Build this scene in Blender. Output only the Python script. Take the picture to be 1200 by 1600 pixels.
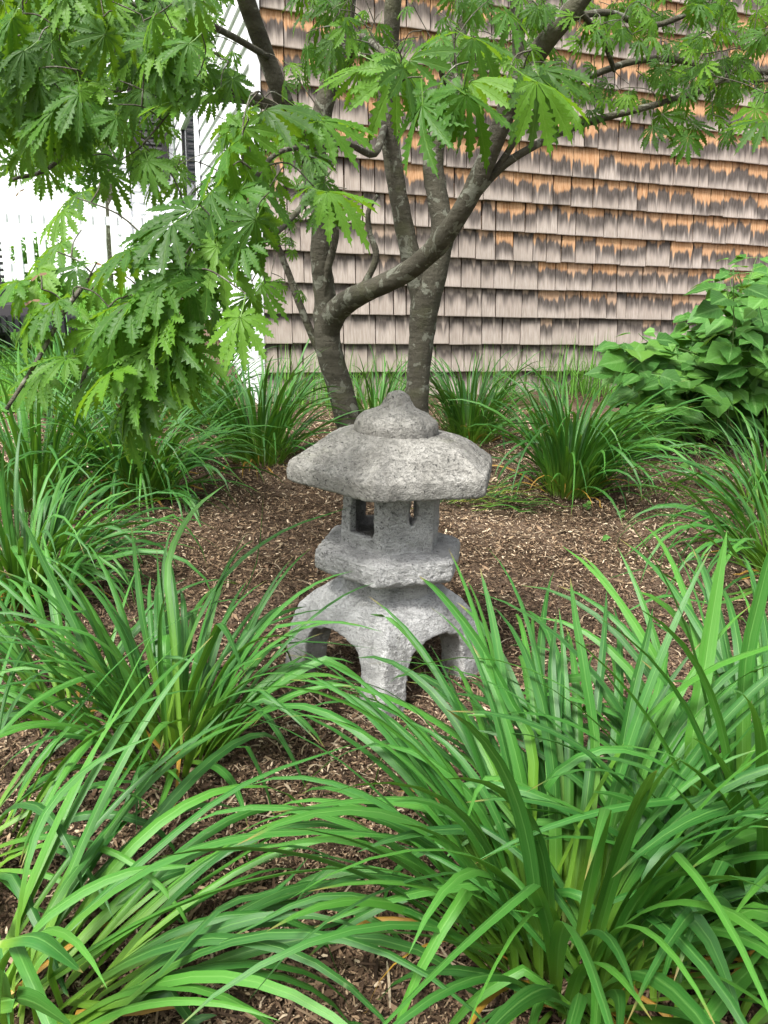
import bpy, bmesh, math, random
import numpy as np
from mathutils import Vector, Matrix, noise

random.seed(7); RNG = np.random.default_rng(7)
for o in list(bpy.data.objects): bpy.data.objects.remove(o)
SC = bpy.context.scene
COL = SC.collection
rad = math.radians

# ------------------------------------------------------------------ camera
CAM_H, PITCH, ROLL = 0.78, rad(16), rad(1.6)
FWD = Vector((0, math.cos(PITCH), -math.sin(PITCH)))
_r = Vector((1, 0, 0)); _u = Vector((0, math.sin(PITCH), math.cos(PITCH)))
RIGHT = _r * math.cos(ROLL) + _u * math.sin(ROLL)
UP = -_r * math.sin(ROLL) + _u * math.cos(ROLL)
cam = bpy.data.cameras.new('camera'); camo = bpy.data.objects.new('camera', cam); COL.objects.link(camo)
cam.sensor_fit = 'HORIZONTAL'; cam.sensor_width = 26; cam.lens = 26
cam.clip_start = 0.02; cam.clip_end = 2000
m = Matrix.Identity(4)
for i in range(3):
    m[i][0] = RIGHT[i]; m[i][1] = UP[i]; m[i][2] = -FWD[i]
m[0][3], m[1][3], m[2][3] = 0, 0, CAM_H
camo.matrix_world = m
SC.camera = camo

# ------------------------------------------------------------------ world, sun, exposure
SUN_EL, SUN_AZ = rad(57), rad(216)      # azimuth clockwise from +Y: behind the camera, to the left
w = bpy.data.worlds.new('World'); SC.world = w; w.use_nodes = True
nt = w.node_tree; nt.nodes.clear()
sky = nt.nodes.new('ShaderNodeTexSky'); sky.sky_type = 'NISHITA'; sky.sun_disc = False
sky.sun_elevation = SUN_EL; sky.sun_rotation = SUN_AZ
sky.air_density = 1.0; sky.dust_density = 5.0; sky.ozone_density = 0.6
hs = nt.nodes.new('ShaderNodeHueSaturation'); hs.inputs['Saturation'].default_value = 0.32
bg = nt.nodes.new('ShaderNodeBackground'); bg.inputs[1].default_value = 0.13
wo = nt.nodes.new('ShaderNodeOutputWorld')
nt.links.new(sky.outputs[0], hs.inputs['Color']); nt.links.new(hs.outputs[0], bg.inputs[0]); nt.links.new(bg.outputs[0], wo.inputs[0])
sun = bpy.data.lights.new('sun', 'SUN'); sun.energy = 3.0; sun.angle = rad(13); sun.color = (1, .97, .92)
suno = bpy.data.objects.new('sun', sun); COL.objects.link(suno)
sd = Vector((math.sin(SUN_AZ) * math.cos(SUN_EL), math.cos(SUN_AZ) * math.cos(SUN_EL), math.sin(SUN_EL)))
suno.rotation_euler = sd.to_track_quat('Z', 'Y').to_euler(); suno.location = (0, -3, 6)
vs = SC.view_settings
vs.view_transform = 'Standard'; vs.look = 'None'; vs.gamma = 1; vs.use_curve_mapping = False
vs.exposure = 1.22
SC.render.engine = 'CYCLES'
SC.cycles.max_bounces = 7; SC.cycles.transparent_max_bounces = 6; SC.cycles.use_denoising = True

# ------------------------------------------------------------------ helpers
def ray(px, py): return FWD + RIGHT * ((px - 600) / 1200) + UP * ((800 - py) / 1200)
def at(px, py, Y):
    d = ray(px, py); return Vector((0, 0, CAM_H)) + d * (Y / d.y)
def sst(a, b, x):
    t = min(1, max(0, (x - a) / (b - a))); return t * t * (3 - 2 * t)
def zbase(x, y):
    z = 0.0
    if y > 1.7: z = .164 * (min(y, 5.0) - 1.7) ** 1.25 / (3.3 ** 1.25)
    if y > 5.0: z = .164 + .155 * (min(y, 8.4) - 5.0)
    z -= .02 * (1 - sst(.12, .55, math.hypot(x - .01, y - 1.5)))      # slight hollow where the lantern stands
    return z
def zg(x, y):
    z = zbase(x, y)
    if abs(x) < 4 and -1 < y < 6:
        z += .022 * sst(.2, .7, math.hypot(x - .01, y - 1.53)) * noise.noise((x * 2.1, y * 2.1, 3.3)) + .008 * noise.noise((x * 9, y * 9, 1.3))
    return z
def ground_at(px, py):
    d = ray(px, py); t = .3
    for _ in range(4000):
        p = Vector((0, 0, CAM_H)) + d * t
        if p.z <= zbase(p.x, p.y): break
        t += .004
    p.z = zg(p.x, p.y); return p

def link(o, parent=None):
    COL.objects.link(o)
    if parent is not None: o.parent = parent
    return o
def mesh(name, V, F, mat=None, uv=None, col=None, smooth=True):
    me = bpy.data.meshes.new(name)
    V = np.asarray(V, dtype=np.float32)
    if isinstance(F, np.ndarray):
        n, k = F.shape
        me.vertices.add(len(V)); me.vertices.foreach_set('co', V.ravel())
        me.loops.add(n * k); me.loops.foreach_set('vertex_index', F.astype(np.int32).ravel())
        me.polygons.add(n); me.polygons.foreach_set('loop_start', np.arange(0, n * k, k, dtype=np.int32))
        me.polygons.foreach_set('loop_total', np.full(n, k, dtype=np.int32))
        me.update(calc_edges=True)
    else:
        me.from_pydata([tuple(v) for v in V], [], F); me.update()
    li = np.empty(len(me.loops), dtype=np.int32); me.loops.foreach_get('vertex_index', li)
    if uv is not None:
        l = me.uv_layers.new(name='UVMap'); l.data.foreach_set('uv', np.asarray(uv, dtype=np.float32)[li].ravel())
    if col is not None:
        a = me.color_attributes.new('tint', 'FLOAT_COLOR', 'POINT')
        a.data.foreach_set('color', np.asarray(col, dtype=np.float32).ravel())
    if smooth: me.polygons.foreach_set('use_smooth', np.ones(len(me.polygons), dtype=bool))
    if mat: me.materials.append(mat)
    return me
def obj(name, me, parent=None): return link(bpy.data.objects.new(name, me), parent)
def empty(name, loc=(0, 0, 0), rz=0):
    o = bpy.data.objects.new(name, None); o.location = loc; o.rotation_euler = (0, 0, rz); o.empty_display_size = .1
    return link(o)
def tag(o, label=None, cat=None, group=None, kind=None):
    if label: o['label'] = label
    if cat: o['category'] = cat
    if group: o['group'] = group
    if kind: o['kind'] = kind
    return o
class MB:
    """collects boxes, tubes and strips into one mesh"""
    def __init__(s): s.V = []; s.F = []
    def box(s, x0, x1, y0, y1, z0, z1):
        b = len(s.V)
        s.V += [(x0,y0,z0),(x1,y0,z0),(x1,y1,z0),(x0,y1,z0),(x0,y0,z1),(x1,y0,z1),(x1,y1,z1),(x0,y1,z1)]
        s.F += [[b+i for i in f] for f in ((0,3,2,1),(4,5,6,7),(0,1,5,4),(1,2,6,5),(2,3,7,6),(3,0,4,7))]
        return s
    def tube(s, pts, rads, n=8, cap=True):
        pts = [Vector(p) for p in pts]; b = len(s.V); N = len(pts)
        ref = Vector((0, 0, 1)) if abs((pts[-1]-pts[0]).normalized().z) < .9 else Vector((1, 0, 0))
        t0 = (pts[1]-pts[0]).normalized(); a = t0.cross(ref).normalized()
        for i, p in enumerate(pts):
            t = (pts[min(i+1, N-1)] - pts[max(i-1, 0)]).normalized()
            a = (a - t * a.dot(t)).normalized(); c = t.cross(a)
            for k in range(n):
                q = 2*math.pi*k/n; v = p + (a*math.cos(q) + c*math.sin(q)) * rads[i]; s.V.append(tuple(v))
        for i in range(N-1):
            for k in range(n):
                k2 = (k+1) % n
                s.F.append([b+i*n+k, b+i*n+k2, b+(i+1)*n+k2, b+(i+1)*n+k])
        if cap:
            s.F.append([b+k for k in range(n)][::-1]); s.F.append([b+(N-1)*n+k for k in range(n)])
        return s
    def build(s, name, mat, parent=None, smooth=False):
        return obj(name, mesh(name, s.V, s.F, mat, smooth=smooth), parent)
def catmull(P, n=6):
    """P: list of tuples of floats; returns dense list"""
    P = [np.array(p, float) for p in P]; Q = [2*P[0]-P[1]] + P + [2*P[-1]-P[-2]]; out = []
    for i in range(1, len(Q)-2):
        a, b, c, d = Q[i-1], Q[i], Q[i+1], Q[i+2]
        for k in range(n):
            t = k/n
            out.append(.5*((2*b)+(-a+c)*t+(2*a-5*b+4*c-d)*t*t+(-a+3*b-3*c+d)*t**3))
    out.append(P[-1]); return out

# ------------------------------------------------------------------ materials
class NM:
    def __init__(s, name):
        s.m = bpy.data.materials.new(name); s.m.use_nodes = True; s.t = s.m.node_tree; s.t.nodes.clear()
        s.out = s.t.nodes.new('ShaderNodeOutputMaterial')
    def n(s, typ, **kw):
        x = s.t.nodes.new(typ)
        for k, v in kw.items(): setattr(x, k, v)
        return x
    def l(s, a, b): s.t.links.new(a, b)
    def val(s, x, sock):
        if hasattr(x, 'links'): s.l(x, sock)
        else: sock.default_value = x
    def math(s, op, a, b=None, c=None, clamp=False):
        x = s.n('ShaderNodeMath', operation=op); x.use_clamp = clamp
        s.val(a, x.inputs[0])
        if b is not None: s.val(b, x.inputs[1])
        if c is not None: s.val(c, x.inputs[2])
        return x.outputs[0]
    def mix(s, f, a, b, mode='MIX'):
        x = s.n('ShaderNodeMix', data_type='RGBA', blend_type=mode)
        s.val(f, x.inputs[0]); 
        for v, k in ((a, 6), (b, 7)):
            if hasattr(v, 'links'): s.l(v, x.inputs[k])
            else: x.inputs[k].default_value = (*v, 1) if len(v) == 3 else v
        return x.outputs[2]
    def smooth(s, v, a, b, to0=0., to1=1.):
        x = s.n('ShaderNodeMapRange', interpolation_type='SMOOTHSTEP'); s.val(v, x.inputs[0])
        s.val(a, x.inputs[1]); s.val(b, x.inputs[2]); x.inputs[3].default_value = to0; x.inputs[4].default_value = to1
        return x.outputs[0]
    def noise(s, vec, scale, detail=4, rough=.55, dist=0.):
        x = s.n('ShaderNodeTexNoise'); s.l(vec, x.inputs['Vector']); x.inputs['Scale'].default_value = scale
        x.inputs['Detail'].default_value = detail; x.inputs['Roughness'].default_value = rough; x.inputs['Distortion'].default_value = dist
        return x.outputs[0]
    def coord(s, which='Object'): return s.n('ShaderNodeTexCoord').outputs[which]
    def xyz(s, v):
        x = s.n('ShaderNodeSeparateXYZ'); s.l(v, x.inputs[0]); return x.outputs
    def comb(s, x, y, z):
        c = s.n('ShaderNodeCombineXYZ'); s.val(x, c.inputs[0]); s.val(y, c.inputs[1]); s.val(z, c.inputs[2]); return c.outputs[0]
    def scale(s, v, xyz):
        x = s.n('ShaderNodeVectorMath', operation='MULTIPLY'); s.l(v, x.inputs[0]); x.inputs[1].default_value = xyz; return x.outputs[0]
    def add(s, v, w):
        x = s.n('ShaderNodeVectorMath', operation='ADD'); s.l(v, x.inputs[0]); s.val(w, x.inputs[1]); return x.outputs[0]
    def bump(s, h, strength=.3, dist=.01):
        b = s.n('ShaderNodeBump'); b.inputs['Strength'].default_value = strength; b.inputs['Distance'].default_value = dist
        s.l(h, b.inputs['Height']); return b.outputs[0]
    def finish(s, color, rough=.8, normal=None, spec=.3, trans=0., trans_col=None, metallic=0):
        p = s.n('ShaderNodeBsdfPrincipled')
        if hasattr(color, 'links'): s.l(color, p.inputs['Base Color'])
        else: p.inputs['Base Color'].default_value = (*color, 1)
        s.val(rough, p.inputs['Roughness']); p.inputs['Specular IOR Level'].default_value = spec; p.inputs['Metallic'].default_value = metallic
        if normal is not None: s.l(normal, p.inputs['Normal'])
        o = p.outputs[0]
        if trans > 0:
            t = s.n('ShaderNodeBsdfTranslucent')
            tc = trans_col if trans_col is not None else color
            if hasattr(tc, 'links'): s.l(tc, t.inputs[0])
            else: t.inputs[0].default_value = (*tc, 1)
            mx = s.n('ShaderNodeMixShader'); mx.inputs[0].default_value = trans
            s.l(o, mx.inputs[1]); s.l(t.outputs[0], mx.inputs[2]); o = mx.outputs[0]
        s.l(o, s.out.inputs[0]); return s.m
    def rnd(s): return s.n('ShaderNodeObjectInfo').outputs['Random']
    def prop(s, name):
        a = s.n('ShaderNodeAttribute', attribute_type='OBJECT', attribute_name=name); return a.outputs['Fac']
    def ramp(s, f, stops):
        r = s.n('ShaderNodeValToRGB'); s.l(f, r.inputs[0]); e = r.color_ramp.elements
        while len(e) < len(stops): e.new(.5)
        for q, (p, c) in zip(e, stops): q.position = p; q.color = (*c, 1)
        return r.outputs[0]

def mat_plain(name, col, rough=.6, var=.15, scale=8, spec=.3, bump=.1):
    k = NM(name); c = k.coord(); n = k.noise(c, scale, 5)
    d = tuple(x * (1 - var) for x in col)
    return k.finish(k.mix(n, d, tuple(min(1, x * (1 + var)) for x in col)), rough, k.bump(k.noise(c, scale * 9, 3), bump, .003), spec)

def mat_mulch():
    k = NM('mulch_soil'); c = k.coord()
    n1 = k.noise(c, 55, 6, .7); n2 = k.noise(c, 2.2, 3)
    v = k.n('ShaderNodeTexVoronoi', feature='F1'); v.inputs['Scale'].default_value = 120; k.l(c, v.inputs['Vector'])
    base = k.ramp(n1, [(.3, (.024, .015, .009)), (.5, (.07, .046, .028)), (.68, (.19, .135, .085))])
    base = k.mix(k.smooth(n2, .42, .62), base, k.mix(.45, base, (.24, .17, .125)))
    h = k.math('ADD', n1, v.outputs[0])
    return k.finish(base, .95, k.bump(h, .9, .012), .15)
def mat_chips():
    k = NM('wood_chips'); a = k.n('ShaderNodeVertexColor', layer_name='tint').outputs[0]
    n = k.noise(k.coord(), 300, 3); 
    return k.finish(k.mix(k.math('MULTIPLY', n, .5), a, (.03, .02, .014)), .9, None, .15)
def mat_bark():
    k = NM('maple_bark'); c = k.coord()
    st = k.noise(k.scale(c, (9, 9, 42)), 1, 5, .65)           # lenticel bands across the stem
    ln = k.noise(k.scale(c, (40, 40, 5)), 1, 4, .6)
    big = k.noise(c, 9, 3)
    col = k.ramp(st, [(.25, (.05, .046, .035)), (.5, (.085, .08, .06)), (.75, (.135, .128, .1))])
    col = k.mix(k.math('MULTIPLY', ln, .45), col, (.05, .042, .03))
    lich = k.smooth(k.noise(c, 17, 6, .6, .9), .555, .595)
    col = k.mix(k.math('MULTIPLY', lich, .6), col, (.25, .26, .21))
    col = k.mix(k.smooth(big, .52, .7), col, k.mix(.5, col, (.085, .09, .045)))
    h = k.math('ADD', k.math('MULTIPLY', st, .6), k.math('MULTIPLY', ln, .8))
    return k.finish(col, .85, k.bump(k.math('ADD', h, k.math('MULTIPLY', k.noise(c, 90, 4, .7), .7)), .8, .012), .2)
def mat_leaf(name, c0, c1, c2, vein, trans=.3, rough=.5, veins=True, use_rnd=True, spec=.35, vk=.22):
    k = NM(name); uv = k.coord('UV'); x = k.xyz(uv); r = k.rnd()
    if not use_rnd:
        r = k.n('ShaderNodeVertexColor', layer_name='tint').outputs[0]
        sp = k.n('ShaderNodeSeparateColor'); k.l(r, sp.inputs[0]); r = sp.outputs[0]
    col = k.ramp(r, [(.0, c0), (.55, c1), (1., c2)])
    n = k.noise(k.coord(), 35, 4)
    col = k.mix(k.smooth(n, .35, .75), col, k.mix(.25, col, c0))
    if veins:
        mid = k.smooth(k.math('ABSOLUTE', k.math('SUBTRACT', x[0], .5)), .02, .09, 1., 0.)
        col = k.mix(k.math('MULTIPLY', mid, vk), col, vein)
        w_ = k.math('PINGPONG', k.math('ADD', k.math('MULTIPLY', x[1], 7.), k.math('MULTIPLY', k.math('ABSOLUTE', k.math('SUBTRACT', x[0], .5)), -5.)), .5)
        sv = k.smooth(w_, .0, .1, 1., 0.)
        col = k.mix(k.math('MULTIPLY', sv, .3), col, vein)
        nrm = k.bump(k.math('ADD', k.math('MULTIPLY', mid, -1.), k.math('MULTIPLY', sv, -.6)), .35, .003)
    else: nrm = None
    tc = k.mix(.6, col, (.24, .42, .015), 'MIX')
    return k.finish(col, rough, nrm, spec, trans, tc)
def mat_blade():
    k = NM('daylily_blade'); uv = k.coord('UV'); x = k.xyz(uv); r = k.rnd(); dry = k.prop('dry')
    u, v = x[0], x[1]
    col = k.ramp(r, [(0., (.011, .075, .011)), (.5, (.024, .13, .016)), (1., (.058, .205, .02))])
    col = k.mix(k.smooth(v, .0, .42, 1., 0.), col, (.14, .27, .02))
    col = k.mix(k.smooth(v, .0, .07, 1., 0.), col, (.3, .36, .12))
    st = k.noise(k.comb(k.math('MULTIPLY', u, 26.), k.math('MULTIPLY', v, 2.), k.math('MULTIPLY', r, 50.)), 1, 3, .6)
    col = k.mix(k.smooth(st, .4, .68), col, k.mix(.3, col, (.13, .27, .06)))
    mid = k.smooth(k.math('ABSOLUTE', k.math('SUBTRACT', u, .5)), .015, .07, 1., 0.)
    col = k.mix(k.math('MULTIPLY', mid, .35), col, (.16, .34, .08))
    blot = k.noise(k.coord(), 28, 4, .7)
    col = k.mix(k.smooth(blot, .66, .74), col, k.mix(.35, col, (.25, .34, .16)))
    tipb = k.math('MULTIPLY', k.smooth(k.math('ADD', v, k.math('MULTIPLY', k.math('SUBTRACT', st, .5), .08)), .93, .985), k.smooth(k.math('FRACT', k.math('MULTIPLY', r, 5.3)), .35, .6))
    col = k.mix(k.math('MULTIPLY', tipb, .75), col, (.26, .17, .06))
    dcol = k.mix(k.noise(k.coord(), 20, 3), (.5, .3, .03), (.24, .12, .04))
    col = k.mix(dry, col, dcol)
    h = k.math('ADD', st, k.math('MULTIPLY', mid, -1.2))
    return k.finish(col, k.math('ADD', .36, k.math('MULTIPLY', st, .24)), k.bump(h, .22, .0015), .42, .2, k.mix(.6, col, (.2, .42, .015)))
def mat_stone(name, lo, hi, grime, speck=.5, splash=0.):
    k = NM(name); c = k.coord()
    a = k.noise(c, 16, 6, .62); b = k.noise(c, 130, 4, .7); g = k.noise(c, 5.5, 5, .6, .5)
    col = k.mix(k.smooth(a, .3, .7), lo, hi)
    col = k.mix(k.math('MULTIPLY', k.smooth(b, .56, .7), speck), col, grime)
    col = k.mix(k.math('MULTIPLY', k.smooth(k.math('ADD', k.math('MULTIPLY', g, .6), k.math('MULTIPLY', b, .4)), .53, .62), .6), col, grime)
    gr = k.noise(c, 260, 3, .75); sc = k.noise(k.scale(c, (90, 90, 220)), 1, 4, .7, 1.2)
    col = k.mix(k.math('MULTIPLY', k.smooth(gr, .5, .72), .28), col, grime)
    col = k.mix(k.math('MULTIPLY', k.smooth(sc, .6, .68), k.math('MULTIPLY', k.smooth(g, .38, .6), speck*.8)), col, grime)
    col = k.mix(k.math('MULTIPLY', k.smooth(k.noise(c, 34, 5, .7), .52, .66), .35), col, hi)
    ms = k.smooth(k.noise(c, 11, 5, .6, .8), .6, .72)
    col = k.mix(k.math('MULTIPLY', ms, .22), col, (.2, .21, .13))
    if splash:
        zz = k.xyz(c)[2]; sp_ = k.smooth(k.math('ADD', zz, k.math('MULTIPLY', k.math('SUBTRACT', g, .5), .16)), -.01, .05, 1., 0.)
        col = k.mix(k.math('MULTIPLY', sp_, splash), col, (.1, .075, .055))
    drip = k.smooth(k.noise(k.scale(c, (30, 30, 4)), 1, 4, .6), .56, .7)
    col = k.mix(k.math('MULTIPLY', drip, .3), col, grime)
    pit = k.n('ShaderNodeTexVoronoi', feature='F1'); pit.inputs['Scale'].default_value = 170; k.l(c, pit.inputs['Vector'])
    h = k.math('ADD', k.math('ADD', b, k.math('MULTIPLY', a, .6)), k.math('MULTIPLY', k.smooth(pit.outputs[0], .0, .35), .5))
    h = k.math('ADD', h, k.math('ADD', k.math('MULTIPLY', gr, .7), k.math('MULTIPLY', k.smooth(sc, .5, .66), -.9)))
    return k.finish(col, .95, k.bump(h, .8, .0045), .15)
EXPO = .168
def mat_shingle(mass=False):
    k = NM('cedar_shingle_mass' if mass else 'cedar_shingle')
    if mass:      # joined pieces carry local x, local z, weathering and a random value per vertex
        sp = k.n('ShaderNodeSeparateColor'); ac = k.n('ShaderNodeVertexColor', layer_name='tint')
        k.l(ac.outputs[0], sp.inputs[0]); x, z, wx, r = k.math('SUBTRACT', sp.outputs[0], .5), sp.outputs[1], sp.outputs[2], ac.outputs[1]
        spike = k.math('MULTIPLY', r, 0.)
    else:
        s = k.xyz(k.coord()); r = k.rnd(); wx = k.prop('weather'); x, z = s[0], s[2]
        j1 = k.math('ABSOLUTE', k.math('SUBTRACT', x, k.prop('joint_a'))); j2 = k.math('ABSOLUTE', k.math('SUBTRACT', x, k.prop('joint_b')))
        spike = k.math('MULTIPLY', k.smooth(k.math('MINIMUM', j1, j2), .0, .013, 1., 0.), k.smooth(k.math('FRACT', k.math('MULTIPLY', r, 11.7)), .15, .6))
    v = k.math('DIVIDE', z, EXPO)
    ro = k.math('MULTIPLY', r, 37.)
    fib = k.noise(k.comb(k.math('ADD', k.math('MULTIPLY', x, 150.), ro), k.math('MULTIPLY', z, 9.), ro), 1, 5, .7)
    wav = k.noise(k.comb(k.math('ADD', k.math('MULTIPLY', x, 24.), ro), k.math('MULTIPLY', z, 3.), k.math('MULTIPLY', ro, 3.)), 1, 3, .55)
    lvl = k.math('SUBTRACT', .95, k.math('MULTIPLY', wx, .32))
    lvl = k.math('ADD', lvl, k.math('MULTIPLY', k.math('SUBTRACT', wav, .5), .85))
    lvl = k.math('ADD', lvl, k.math('MULTIPLY', k.math('SUBTRACT', fib, .5), .24))
    lvl = k.math('ADD', lvl, k.math('MULTIPLY', k.math('SUBTRACT', k.math('FRACT', k.math('MULTIPLY', r, 7.3)), .5), .32))
    lvl = k.math('SUBTRACT', lvl, k.math('MULTIPLY', spike, .26))
    grey = k.mix(k.smooth(fib, .3, .7), (.30, .25, .215), (.50, .44, .395))
    grey = k.mix(k.math('MULTIPLY', k.math('FRACT', k.math('MULTIPLY', r, 3.7)), .5), grey, (.30, .25, .215))
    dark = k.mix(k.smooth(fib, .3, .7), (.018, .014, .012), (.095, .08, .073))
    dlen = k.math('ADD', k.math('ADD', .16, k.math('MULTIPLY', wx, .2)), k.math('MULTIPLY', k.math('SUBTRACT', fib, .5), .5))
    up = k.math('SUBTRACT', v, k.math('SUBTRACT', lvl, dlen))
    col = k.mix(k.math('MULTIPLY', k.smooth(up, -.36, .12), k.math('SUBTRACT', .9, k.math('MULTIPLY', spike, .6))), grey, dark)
    orange = k.mix(k.smooth(fib, .3, .7), (.34, .16, .07), (.62, .39, .22))
    pale = k.mix(fib, (.3, .235, .18), (.5, .43, .37))
    shel = k.mix(k.smooth(wx, .25, .75), pale, orange)
    col = k.mix(k.math('MULTIPLY', k.smooth(v, k.math('SUBTRACT', lvl, .06), k.math('ADD', lvl, .1)), k.math('ADD', .3, k.math('MULTIPLY', k.smooth(wx, .1, .6), .65))), col, shel)
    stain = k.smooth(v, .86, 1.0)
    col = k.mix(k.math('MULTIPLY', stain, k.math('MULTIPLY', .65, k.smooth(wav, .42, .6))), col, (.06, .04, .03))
    return k.finish(col, .85, k.bump(fib, .35, .003), .2)
def mat_glass():
    k = NM('dark_glass'); return k.finish((.02, .025, .03), .05, None, .6)
def mat_lawn():
    k = NM('lawn_soil'); c = k.coord(); n = k.noise(c, 30, 5); b = k.noise(c, 1.2, 3)
    return k.finish(k.mix(b, k.mix(n, (.05, .13, .02), (.12, .26, .04)), k.mix(n, (.08, .17, .03), (.16, .3, .06))), .9, k.bump(n, .8, .03), .2)

M = dict(
    mulch=mat_mulch(), chips=mat_chips(), bark=mat_bark(), blade=mat_blade(), shingle=mat_shingle(), glass=mat_glass(), lawn=mat_lawn(),
    maple=mat_leaf('maple_leaf', (.024, .08, .008), (.048, .158, .011), (.115, .265, .016), (.18, .33, .05), .45, .5),
    maple_mass=mat_leaf('maple_leaf_mass', (.02, .07, .007), (.048, .158, .01), (.13, .285, .016), (.18, .33, .05), .48, .5, True, False),
    hydrangea=mat_leaf('hydrangea_leaf', (.035, .125, .02), (.07, .21, .034), (.14, .32, .045), (.2, .4, .12), .25, .5, vk=.5),
    grass=mat_leaf('grass_blade', (.07, .2, .025), (.11, .29, .035), (.18, .4, .07), (.2, .4, .1), .3, .5, False, False),
    treeleaf=mat_leaf('tree_leaf', (.03, .1, .015), (.06, .17, .02), (.1, .24, .04), (.2, .4, .1), .3, .5, False, False),
    stone_roof=mat_stone('weathered_concrete_roof', (.215, .208, .188), (.36, .35, .322), (.04, .04, .037), .9),
    stone_mid=mat_stone('weathered_concrete_body', (.34, .337, .328), (.54, .537, .525), (.055, .055, .052), .65),
    stone_leg=mat_stone('weathered_concrete_base', (.38, .38, .375), (.58, .58, .572), (.13, .13, .12), .5, .5),
    white=mat_plain('white_paint', (.74, .75, .78), .55, .05, 3), board=mat_plain('sheathing', (.09, .05, .03), .9, .3, 20),
    black=mat_plain('black_paint', (.02, .018, .02), .5, .3, 10), wicker=mat_plain('black_wicker', (.022, .022, .026), .55, .4, 40),
    cushion=mat_plain('dark_cushion', (.06, .055, .06), .9, .1, 10), slate=mat_plain('grey_roof', (.11, .13, .17), .8, .2, 12),
    paving=mat_plain('pale_paving', (.5, .48, .45), .9, .1, 3), foundation=mat_plain('foundation', (.27, .24, .2), .95, .3, 20),
    stem=mat_plain('green_stem', (.1, .17, .05), .6, .3, 30), samara=mat_plain('samara', (.2, .13, .075), .7, .3, 30),
    twig=mat_plain('dry_twig', (.2, .13, .09), .9, .3, 30),
)

# ------------------------------------------------------------------ ground
def axis(lo, hi, step, far):
    a = list(np.arange(lo, hi + 1e-6, step)); d = step
    L = []; x = lo
    while x > -far: d *= 1.35; x -= d; L.append(x)
    d = step; Rr = []; x = hi
    while x < far: d *= 1.35; x += d; Rr.append(x)
    return np.array(L[::-1] + a + Rr)
def sheet(name, xs, ys, zf, mat):
    nx, ny = len(xs), len(ys)
    V = np.array([(x, y, zf(x, y)) for y in ys for x in xs])
    i = np.arange(nx*ny).reshape(ny, nx)
    F = np.stack([i[:-1, :-1], i[:-1, 1:], i[1:, 1:], i[1:, :-1]], -1).reshape(-1, 4)
    return obj(name, mesh(name, V, F, mat))
gnd = tag(sheet('ground', axis(-2.4, 2.4, .03, 900), axis(.2, 5.2, .03, 900), zg, M['mulch']), kind='structure')

HYAW = rad(19)
CX, CY = -.721, 4.5
WD = Vector((math.cos(HYAW), math.sin(HYAW), 0)); FD = Vector((-math.sin(HYAW), math.cos(HYAW), 0))

# lawn: starts left of the bed, runs back past the house
def lawn_x1(y): return -1.05 - .345 * (y - 4.5) if y > 4.5 else -1.25 - .2 * (4.5 - y)
ly = np.concatenate([np.arange(4.0, 9, .25), np.arange(9, 40, 2)])
V = []; NXL = 40
for y in ly:
    x1 = lawn_x1(y)
    for q in range(NXL):
        t = (q / (NXL - 1)) ** 1.6; x = x1 - t * 14; V.append((x, y, zg(x, y) + .012))
i = np.arange(len(ly)*NXL).reshape(len(ly), NXL)
F = np.stack([i[:-1, :-1], i[1:, :-1], i[1:, 1:], i[:-1, 1:]], -1).reshape(-1, 4)
lawn = tag(obj('lawn', mesh('lawn', V, F, M['lawn'])), kind='structure')

def blade_mass(name, pts, hts, wid, mat, lean=.35):
    """many thin bent blades in one mesh"""
    n = len(pts); P = np.asarray(pts); az = RNG.uniform(0, 2*np.pi, n); ln = np.abs(RNG.normal(0, lean, n)); h = np.asarray(hts); wd = wid * RNG.uniform(.7, 1.3, n)
    side = np.stack([-np.sin(az), np.cos(az), 0*az], -1); outd = np.stack([np.cos(az), np.sin(az), 0*az], -1); up = np.array([0, 0, 1.])
    rows = []
    for t, ww in ((0, 1.), (.4, .9), (.75, .6), (1., .05)):
        c = P + up * (h * (t - .35*ln*t*t))[:, None] + outd * (h * ln * t**1.8)[:, None]
        rows += [c - side * (wd*ww/2)[:, None], c + side * (wd*ww/2)[:, None]]
    V = np.stack(rows, 1).reshape(-1, 3); b = np.arange(n)[:, None] * 8
    F = np.concatenate([b + np.array([k, k+1, k+3, k+2]) for k in (0, 2, 4)], 0)
    rc = np.repeat(RNG.uniform(0, 1, n), 8); col = np.stack([rc, rc, rc, np.ones_like(rc)], -1)
    uv = np.tile(np.array([[0, 0], [1, 0], [0, .4], [1, .4], [0, .75], [1, .75], [0, 1], [1, 1]]), (n, 1))
    return obj(name, mesh(name, V, F, mat, uv=uv, col=col))
gp = []
for _ in range(26000):
    y = random.uniform(4.05, 9.2); x = lawn_x1(y) - random.random() ** 1.3 * (2.6 + (y-4)*.6)
    gp.append((x, y, zg(x, y) + .008))
tag(blade_mass('grass', gp, RNG.uniform(.06, .16, len(gp)), .007, M['grass'], .5), 'bright green lawn grass beyond the garden bed', kind='stuff')

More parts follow.
